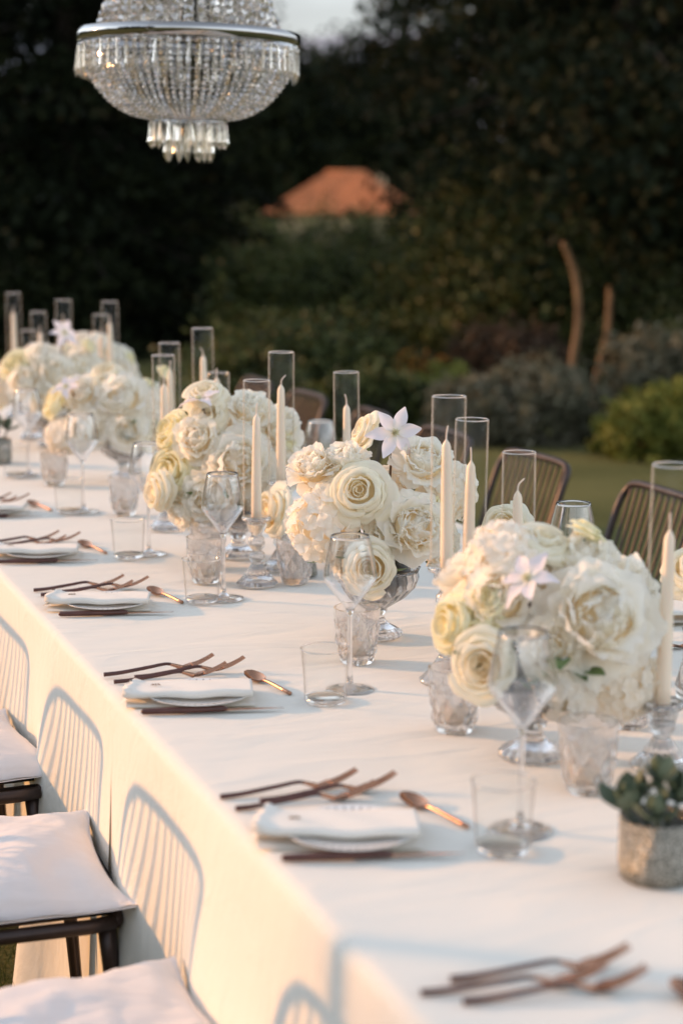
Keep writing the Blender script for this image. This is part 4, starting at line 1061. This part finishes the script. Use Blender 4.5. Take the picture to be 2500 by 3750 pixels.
def peony_variant(seed):
    """(mesh core, [(petal mesh, location, rotation, scale)]) for a full globe peony of radius 1"""
    g = random.Random(seed); out = []
    core = MB().add(*lathe([(.06, -.62), (.42, -.46), (.60, -.12), (.60, .18), (.40, .44), (.001, .52)], 16), tone=.12).mesh('peony', M['peony'])
    axis0 = Vector((g.uniform(-.25, .25), g.uniform(-.25, .25), 1)).normalized()
    def put(th, a, r, ln, tip, tilt, me, rollj=.35):
        d = Vector((math.sin(th)*math.cos(a), math.sin(th)*math.sin(a), math.cos(th)))
        m = Vector((math.cos(th)*math.cos(a), math.cos(th)*math.sin(a), -math.sin(th)))*(-1 if tip == 'up' else 1)
        # x along the petal, z is the inner side (faces the heart)
        x = (m*math.cos(tilt) + d*math.sin(tilt)).normalized(); z = (-d*math.cos(tilt) + m*math.sin(tilt)).normalized()
        y = z.cross(x).normalized(); R = Matrix((x, y, z)).transposed()
        R = R @ Matrix.Rotation(g.uniform(-rollj, rollj), 3, 'Z') @ Matrix.Rotation(g.uniform(-.3, .3), 3, 'X')
        p = d*r - x*ln*.30
        out.append((me, tuple(p), R.to_euler(), ln))
    n1 = 30
    for k in range(n1):            # ruffled heart: petals lie over the globe, tips toward the opening
        f = (k+.5)/n1; th = math.acos(1-f*1.02); a = k*2.39996+g.uniform(-.5, .5)
        put(th, a, g.uniform(.50, .66), g.uniform(.44, .62), 'up', g.uniform(.15, .75), SHEETS[g.randrange(6)], .7)
    for q, (n, th, r, ln, tilt) in enumerate([(7, 1.15, .60, .80, .30), (7, 1.45, .62, .86, .55), (7, 1.80, .58, .92, .90), (5, 2.15, .5, .9, 1.15)]):
        for k in range(n):         # guard petals cup the globe, the lowest open outwards
            put(th+g.uniform(-.12, .12), 2*PI*k/n+q*.5+g.uniform(-.25, .25), r*g.uniform(.94, 1.08), ln*g.uniform(.88, 1.1), 'up', tilt+g.uniform(-.15, .2), GUARD[g.randrange(4)], .3)
    return core, out
def floret_meshes(n=5):
    out = []
    for s in range(n):
        g = random.Random(s+900); mb = MB(); r = .0150
        for k in range(4):
            a = k*PI/2 + g.uniform(-.12, .12); P = np.zeros((5, 5, 3)); T = np.zeros((5, 5)); t0 = g.uniform(.0, .35); cup = g.uniform(.15, .6)
            for i in range(5):
                t = i/4
                for j in range(5):
                    u = -1+j/2; w = r*.72*math.sin(PI*min(1, .18+.70*t))*u
                    x = r*1.05*t; z = cup*x*.8 - .004*t*t + .0022*math.sin(u*3+k+s)*t + .003*u*u*t
                    P[i, j] = (x*math.cos(a)-w*math.sin(a), x*math.sin(a)+w*math.cos(a), z + .0006*k); T[i, j] = .15+t0+.6*t
            V, F = grid(P); mb.add(V, F, T.reshape(-1))
        out.append(mb.mesh('floret', M['hydrangea']))
    return out
FLOR = floret_meshes()
def clematis_meshes():
    pet = []
    for k in range(6):
        g = random.Random(k+77); mb = MB(); L_ = .052*g.uniform(.9, 1.08); W_ = .0135; P = np.zeros((9, 5, 3)); T = np.zeros((9, 5)); a = k*PI/3+g.uniform(-.1, .1)
        bend = g.uniform(-.55, .45); tw = g.uniform(-.5, .5)
        for i in range(9):
            t = i/8
            for j in range(5):
                u = -1+j/2; w = W_*math.sin(PI*(.06+.90*t)**.85)*u
                x = .004+L_*t; z = .004 + .30*L_*t*(1-t) + bend*L_*t*t*.7 + .0045*(u*u-.4)*math.sin(PI*t) + tw*w*t + .0018*math.sin(t*11+k)*u
                P[i, j] = (x*math.cos(a)-w*math.sin(a), x*math.sin(a)+w*math.cos(a), z); T[i, j] = t
        V, F = grid(P); mb.add(V, F, T.reshape(-1)); pet.append(mb.mesh('petal', M['clematis']))
    st = MB()
    for k in range(26):
        a = k*2.4; r = .002+.008*(k/26); st.add(*tube([(r*.4*math.cos(a), r*.4*math.sin(a), .003), (r*math.cos(a), r*math.sin(a), .014-.004*k/26)], [.0006, .0009], 4))
    return st.mesh('clematis', M['stamen']), pet
CLE = clematis_meshes()
ROSES = {('rose', s): rose_variant(1.0, 1.0, 200+s, M['rose'], [1.0, .7, 1.2][s]) for s in range(3)}
ROSES.update({('rosegreen', s): rose_variant(1.0, 1.0, 230+s, M['rosegreen'], [.6, .9, .8][s]) for s in range(3)})
PEON = {s: peony_variant(300+s) for s in range(4)}
CALYX = calyx_mesh(1.0)
STEMG = MB().add(*tube([(0, 0, -.45), (0, 0, -1.9)], .07, 7)).mesh('stem', M['calyx'])
def face(d, roll=0.0):
    return (Vector(d).normalized().to_track_quat('Z', 'Y') @ Quaternion((0, 0, 1), roll)).to_euler()
def bloom(kind, parent, p, R, d, seed=0, stem=False):
    rot = face(d, seed*1.7)
    if kind in ('rose', 'rosegreen'):
        core, pets = ROSES[(kind, seed % 3)]
        o = part('rose', core, parent, loc=p, rot=rot, scale=R)
        for me in pets: part('petal', me, o)
        part('calyx', CALYX, o)
        if stem: part('stem', STEMG, o)
    elif kind == 'peony':
        core, pets = PEON[seed % 4]
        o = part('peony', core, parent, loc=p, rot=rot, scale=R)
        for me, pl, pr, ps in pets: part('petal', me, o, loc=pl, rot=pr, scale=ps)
    elif kind == 'hyd':
        cm = MB().add(*lathe([(.001, -.45), (.35, -.4), (.62, -.1), (.66, .2), (.5, .5), (.001, .68)], 12), tone=.1).mesh('hydrangea', M['hydrangea'])
        o = part('hydrangea', cm, parent, loc=p, rot=rot, scale=R)
        n = 62; g = random.Random(seed+5)
        for k in range(n):
            f = (k+.5)/n; z = 1-f*1.45; q = math.sqrt(max(0, 1-z*z)); a = k*2.39996
            dv = Vector((q*math.cos(a), q*math.sin(a), z)); rad = .84*g.uniform(.92, 1.1)
            tilt = (dv + Vector((g.uniform(-.4, .4), g.uniform(-.4, .4), g.uniform(-.4, .4)))).normalized()
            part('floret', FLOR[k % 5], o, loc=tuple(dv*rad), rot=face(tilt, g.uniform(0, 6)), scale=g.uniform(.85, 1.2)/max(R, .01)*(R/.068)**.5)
    elif kind == 'clem':
        core, pets = CLE
        o = part('clematis', core, parent, loc=p, rot=rot, scale=R/.052)
        for me in pets: part('petal', me, o)
    return o
def leafblade(Lf, Wf, curl=.3, seed=0, mat='calyx'):
    P = np.zeros((8, 3, 3)); T = np.zeros((8, 3)); g = random.Random(seed); tn = g.uniform(.2, .9)
    for i in range(8):
        t = i/7
        for j in range(3):
            s = (j-1)*Wf*math.sin(PI*(.04+.93*t)**.8); P[i, j] = (Lf*t, s, curl*Lf*t*t*.6 + abs(s)*.35); T[i, j] = tn
    V, F = grid(P); return MB().add(V, F, T.reshape(-1)).mesh('leaf', M[mat])
LEAFB = [leafblade(.05, .011, .2, 1), leafblade(.045, .014, -.3, 2)]
# footed bowl
def bowl_mesh():
    out = [(.046, 0), (.050, .004), (.049, .010), (.040, .016), (.026, .024), (.017, .034), (.0155, .044), (.021, .050), (.021, .056), (.030, .062), (.055, .078), (.075, .100), (.080, .116), (.078, .126), (.083, .136)]
    inn = [(.079, .136), (.074, .126), (.075, .115), (.069, .101), (.050, .084), (.020, .074), (.001, .073)]
    K = len(out)
    def rf(rr, a, z, i):
        if i < K and z > .060: return rr*(1+.030*np.cos(a*20 + z*26))
        if i < K and z < .018: return rr*(1+.03*np.cos(a*20))
        return rr
    return MB().add(*lathe(out+inn, 120, rf, cap0=True)).mesh('footed_bowl', M['crystal'])
MBOWL = bowl_mesh()
MLINE = MB().add(*lathe([(.001, .082), (.045, .086), (.066, .104), (.071, .118), (.070, .124), (.055, .142), (.001, .160)], 28)).mesh('liner', M['liner'])
BZ = TZ + .0045
def bouquet(x, y, label, bowl_label, blooms, seed=0, leaves_n=11, grow=1.07):
    b = link('footed_bowl', MBOWL, None, (x, y, BZ), (0, 0, seed)); tag(b, bowl_label, 'bowl', 'footed glass bowls')
    t = empty('flower_arrangement', (x, y, BZ), -YAW); tag(t, label, 'flowers', 'white flower arrangements')
    part('liner', MLINE, t)
    g = random.Random(seed)
    for k, (kind, bx, by, bz, R, *dd) in enumerate(blooms):
        R = R*(1 if kind == 'clem' else grow)
        if dd: d = dd[0]
        else:
            c = Vector((0, .02, .13)); d = Vector((bx, by, bz)) - c; d.normalize(); d = d + Vector((g.uniform(-.15, .15), -.55, .15+g.uniform(-.15, .15)))
        bloom(kind, t, (bx, by, bz), R, d, seed*3+k)
        pts = smooth_path([(bx*.9, by*.9, bz-.3*R), (bx*.45, by*.45+.01, .17), (bx*.15, by*.15, .125)], 4)
        part('stem', MB().add(*tube(pts, .0025, 5)).mesh('stem', M['stem'] if kind == 'clem' else M['calyx']), t)
    for k in range(3):        # a few half open buds standing proud of the outline
        a = g.uniform(0, 2*PI); q = g.uniform(.75, .95); rr_ = .13*(1 if seed < 4 else 1.3)
        p = (rr_*q*math.cos(a), .06*math.sin(a), .30+.06*g.uniform(-1, 1)); d = Vector((p[0], p[1]-.03, p[2]-.2))
        bloom('rosegreen', t, p, .026, d, k+seed)
        part('stem', MB().add(*tube(smooth_path([p, (p[0]*.6, p[1]*.6, p[2]-.06), (p[0]*.3, 0, .14)], 4), .002, 5)).mesh('stem', M['calyx']), t)
    for k in range(leaves_n):
        a = g.uniform(PI, 2*PI); r = g.uniform(.06, .11)
        part('leaf', LEAFB[k % 2], t, loc=(r*math.cos(a), r*math.sin(a), .135+g.uniform(0, .05)), rot=(g.uniform(-.6, .6), g.uniform(-.5, .3), a+g.uniform(-.5, .5)))
    return t
B2 = [('rose', -.031, -.075, .292, .054, (-.15, -1, .35)), ('rose', -.012, -.115, .158, .050, (-.1, -1, .1)), ('hyd', -.100, -.045, .225, .074, (-.5, -1, .1)),
      ('peony', .068, -.075, .225, .062, (.25, -1, .3)), ('peony', -.118, .000, .322, .050, (-.6, -.6, .9)), ('peony', -.058, -.010, .338, .042, (-.3, -.4, 1)),
      ('rose', -.018, .045, .388, .036, (-.9, -.2, .5)), ('clem', .033, .000, .394, .050, (.15, -1, .25)), ('peony', .088, .010, .332, .055, (.3, -.7, .8)),
      ('hyd', .135, .045, .275, .062, (.8, -.5, .4)), ('hyd', .005, .045, .265, .062, (0, -.3, 1)), ('peony', -.060, .10, .270, .055, (-.4, .6, .7)), ('rose', .08, .11, .25, .05, (.5, .7, .6)), ('peony', .02, -.06, .215, .045, (0, -1, .5)), ('peony', -.05, -.05, .155, .042, (-.4, -1, -.2)),
      ('peony', .115, -.02, .185, .045, (.8, -.6, 0))]
B1 = [('peony', .086, -.055, .222, .080, (-.1, -1, .55)), ('hyd', .040, -.040, .128, .064, (0, -1, -.1)), ('hyd', .125, -.020, .120, .060, (.6, -.8, -.2)), ('rosegreen', -.116, -.020, .207, .044, (-1, -.6, .2)),
      ('rose', -.078, -.085, .163, .050, (-.45, -1, .2)), ('peony', -.052, -.030, .250, .054, (-.3, -1, .2)), ('hyd', -.040, .030, .288, .066, (-.2, -.6, .9)), ('clem', -.018, -.075, .285, .046, (-.5, -.55, .75)),
      ('peony', .075, .030, .280, .055, (.2, -.5, 1)), ('peony', .140, .035, .240, .056, (.8, -.4, .5)), ('hyd', .02, .06, .25, .066, (0, 0, 1)), ('rose', .015, .03, .312, .04, (.2, -.4, 1)), ('peony', -.09, .06, .25, .055, (-.7, .5, .6)), ('rosegreen', -.085, -.03, .225, .038, (-.6, -.9, .5)), ('peony', .015, -.075, .185, .045, (-.1, -1, .2))]
B3 = [('rosegreen', -.145, -.035, .208, .056, (-.75, -1, .35)), ('rose', -.172, -.065, .165, .048, (-1, -.7, .05)), ('rose', -.070, .01, .375, .046, (-.2, -.5, 1)), ('rosegreen', -.148, .0, .295, .048, (-.8, -.6, .6)), ('peony', -.087, -.055, .285, .052, (-.4, -1, .4)),
      ('rose', -.064, -.02, .335, .042, (-.2, -.9, .5)), ('peony', .012, -.075, .232, .074, (0, -1, .25)), ('peony', -.055, -.085, .160, .062, (-.3, -1, -.1)), ('peony', .030, .0, .345, .050, (.1, -.6, .9)), ('peony', .095, .03, .300, .056, (.5, -.6, .7)), ('hyd', .06, -.05, .165, .056, (.3, -1, 0)),
      ('hyd', .11, .02, .215, .058, (.8, -.5, .2)), ('clem', -.085, -.04, .375, .050, (-.25, -.15, 1)), ('hyd', -.01, .05, .30, .066, (0, .1, 1)), ('peony', -.10, .08, .26, .056, (-.6, .6, .6)), ('peony', -.115, -.06, .12, .045, (-.7, -.8, -.3)), ('peony', -.04, -.02, .25, .05, (-.1, -1, .6))]
B4 = [('peony', .005, -.04, .245, .078, (0, -1, .6)), ('peony', -.118, -.02, .262, .058, (-.3, -.9, .6)), ('peony', .028, -.085, .160, .056, (.1, -1, .1)), ('peony', -.105, -.075, .165, .060, (-.3, -1, .1)), ('hyd', -.175, -.04, .140, .056, (-.8, -.8, .0)), ('hyd', .085, .0, .225, .060, (.7, -.6, .5)),
      ('rose', -.050, .02, .315, .050, (-.1, -.6, 1)), ('rosegreen', -.200, .0, .240, .050, (-.9, -.4, .5)), ('hyd', -.04, -.03, .17, .06, (-.1, -1, .4)), ('peony', .06, .07, .25, .056, (.3, .4, .8)), ('hyd', -.09, .07, .25, .06, (-.3, .5, .8)), ('rose', .085, -.045, .15, .046, (.8, -.8, .1)), ('clem', -.16, -.06, .29, .046, (-.3, -.6, .8))]
def dome(seed, n, rx, ry, rz, z0):
    g = random.Random(seed); out = []
    for k in range(n):
        f = (k+.5)/n; el = math.asin(min(1, f**.85*.98)); a = k*2.39996+g.uniform(-.2, .2)
        out.append((g.choice(['peony', 'peony', 'rose', 'hyd', 'rosegreen']), rx*math.cos(el)*math.cos(a), ry*math.cos(el)*math.sin(a), z0+rz*math.sin(el), g.uniform(.048, .066)))
    return out
bouquet(1.160, 2.245, 'large blurred bouquet of white peonies and yellow roses nearest the camera', 'footed glass bowl under the nearest bouquet, mostly hidden', B1, 1, grow=1.0)
bouquet(1.228, 3.036, 'sharp middle bouquet of cream roses and a hydrangea topped by an open clematis', 'footed ribbed glass bowl under the middle bouquet', B2, 2, grow=1.02)
bouquet(1.222, 3.900, 'second bouquet of greenish roses and peonies with a drooping clematis stem', 'footed glass bowl under the second bouquet, behind the wine glass', B3, 3)
bouquet(1.262, 5.190, 'third bouquet of big white peonies over a dark lined bowl', 'footed glass bowl with dark lining under the third bouquet', B4, 4)
bouquet(1.215, 6.05, 'far left bouquet of white blooms with an upright clematis', 'footed glass bowl under the far left bouquet', dome(5, 17, .20, .13, .17, .15) + [('clem', .06, -.05, .40, .055, (.5, -.7, .6))], 5)
bouquet(1.50, 6.62, 'farthest bouquet of white blooms before the black trees', 'footed glass bowl under the farthest bouquet', dome(6, 13, .13, .12, .16, .15), 6)

# single stems in small vases
def vase_rose(x, y, vz, label, vlabel, p, R, d, kind='rose', vm=None, seed=0):
    v = link('bud_vase', vm, None, (x, y, BZ)); tag(v, vlabel, 'vase', 'small bud vases')
    t = empty('cut_rose', (x, y, BZ), -YAW); tag(t, label, 'rose', 'single roses in small vases')
    o = bloom(kind, t, p, R, d, seed, False)
    dv = Vector(d).normalized(); base = Vector(p) - dv*R*.6
    part('stem', MB().add(*tube(smooth_path([base, base - dv*.02 + Vector((0, 0, -.01)), Vector((p[0]*.15, p[1]*.15, vz*.7)), (0, 0, .02)], 5), .0022, 6)).mesh('stem', M['calyx']), t)
    for k in range(3):
        part('leaf', LEAFB[k % 2], t, loc=tuple(base), rot=(random.uniform(-1, 1), random.uniform(-.8, .8), k*2.1+.5))
MERC = MB().add(*lathe([(.026, 0), (.030, .004), (.026, .03), (.022, .06), (.024, .10), (.031, .14), (.036, .165), (.033, .165), (.028, .138), (.021, .10), (.001, .09)], 40, lambda rr, a, z, i: rr*(1+.03*np.cos(a*9+z*60)), cap0=True)).mesh('bud_vase', M['mercury'])
BUDV = MB().add(*lathe([(.022, 0), (.026, .004), (.028, .03), (.02, .06), (.014, .08), (.013, .11), (.019, .125), (.017, .125), (.011, .11), (.012, .08), (.018, .058), (.025, .03), (.001, .01)], 40, cap0=True)).mesh('bud_vase', M['crystal'])
vase_rose(1.292, 3.628, .165, 'single white rose with green sepals tipping left out of a speckled vase', 'speckled silver bud vase between the second and middle bouquets', (-.060, -.03, .152), .056, (-.85, -.50, .25), 'rose', MERC, 0)
vase_rose(1.470, 2.98, .125, 'single cream rose behind the trio of candle tubes', 'clear bud vase hidden behind the trio of candle tubes', (.0, -.0, .205), .050, (-.3, -1, .4), 'rose', BUDV, 1)
vase_rose(1.545, 2.42, .125, 'single white rose at the right edge behind the nearest bouquet', 'clear bud vase at the right edge behind the nearest bouquet', (.0, .0, .215), .050, (-.2, -.7, .8), 'rose', BUDV, 2)

# succulents in speckled pots
POT = MB().add(*lathe([(.040, 0), (.044, .003), (.0465, .02), (.0465, .078), (.0445, .079), (.0435, .076), (.0435, .06), (.001, .058)], 48, cap0=True)).mesh('speckled_pot', M['mercury'])
SAGE = []
for s in range(4):
    n, m = 8, 5; P = np.zeros((n, m, 3)); T = np.zeros((n, m))
    for i in range(n):
        for j in range(m):
            t = i/(n-1); u = -1+2*j/(m-1); w = .0150*math.sin(PI*(.08+.86*t)**1.15)*u
            P[i, j] = (.037*t, w, .010*t*t*(1+s*.4) + .004*u*u); T[i, j] = .2+.15*s+.25*t
    V, F = grid(P); mb = MB().add(V, F, T.reshape(-1)); V2 = V.copy(); V2[:, 2] -= .002*(1-np.abs(np.linspace(-1, 1, m))[None, :].repeat(n, 0).reshape(-1)**2)
    mb.add(V2, [f[::-1] for f in F], T.reshape(-1)); SAGE.append(mb.mesh('leaf', M['sage']))
def potted(x, y, label, plabel, seed):
    p = link('speckled_pot', POT, None, (x, y, BZ)); tag(p, plabel, 'pot', 'speckled glass pots')
    t = empty('succulent', (x, y, BZ+.072)); tag(t, label, 'plant', 'small grey green plants'); g = random.Random(seed)
    for k in range(5):
        a0 = k*2*PI/5+.4; top = Vector((.040*math.cos(a0), .040*math.sin(a0), .010+g.uniform(0, .022)))
        if k == 4: top = Vector((0, 0, .045))
        part('stem', MB().add(*tube([(top.x*.4, top.y*.4, -.014), tuple(top)], .0028, 6)).mesh('stem', M['sage']), t)
        for q in range(7):
            a = q*2.4+k; el = .05+.17*q
            part('leaf', SAGE[(q+k) % 4], t, loc=tuple(top+Vector((0, 0, .002*q))), rot=Euler((0, -el, a)), scale=g.uniform(.75, 1.15)*(1-.05*q))
potted(1.080, 1.757, 'grey green succulent with rounded leaves at the right edge', 'silver speckled glass pot at the right edge in front', 1)
potted(.968, 5.72, 'dark green succulent at the left edge among the glasses', 'silver speckled pot at the left edge among the glasses', 2)

# far side place setting glimpsed past the nearest bouquet
o = copy_tree(first['fork']); o.location = (1.86, 2.72, ZT); o.rotation_euler = (0, 0, PI-.1); tag(o, 'copper fork on the far side past the nearest bouquet', 'fork', 'copper forks')
o = link('napkin', NAPK[0][0], None, (1.80, 2.95, ZT+.016), (0, 0, PI-.2)); part('under_flap', NAPK[0][1], o, loc=(0, 0, -.0145)); part('pleats', NAPK[0][2], o, loc=(0, 0, -.011))
tag(o, 'folded white napkin on the far side past the nearest bouquet', 'napkin', 'folded napkins')

# grass blades near the table foot
M['blade'] = ramp_mat('grass_blades', [(0, (0.03, 0.05, 0.012)), (1, (0.10, 0.12, 0.03))], 0.25, 0.6)
nb = 26000
g = np.random.default_rng(5)
bx = g.uniform(-1.0, .62, nb); by = g.uniform(1.2, 4.2, nb); hh = g.uniform(.02, .05, nb); a = g.uniform(0, 2*PI, nb)
tip = np.stack([bx + g.normal(size=nb)*.014, by + g.normal(size=nb)*.014, hh], 1)
w = .0016
V = np.stack([np.stack([bx-w*np.cos(a), by-w*np.sin(a), np.zeros(nb)], 1), np.stack([bx+w*np.cos(a), by+w*np.sin(a), np.zeros(nb)], 1), tip], 1)
o = link('grass', fast_quads('grass', V, g.uniform(0, 1, nb), M['blade'], 3)); tag(o, 'short green grass between the near chairs', 'grass', kind='stuff')
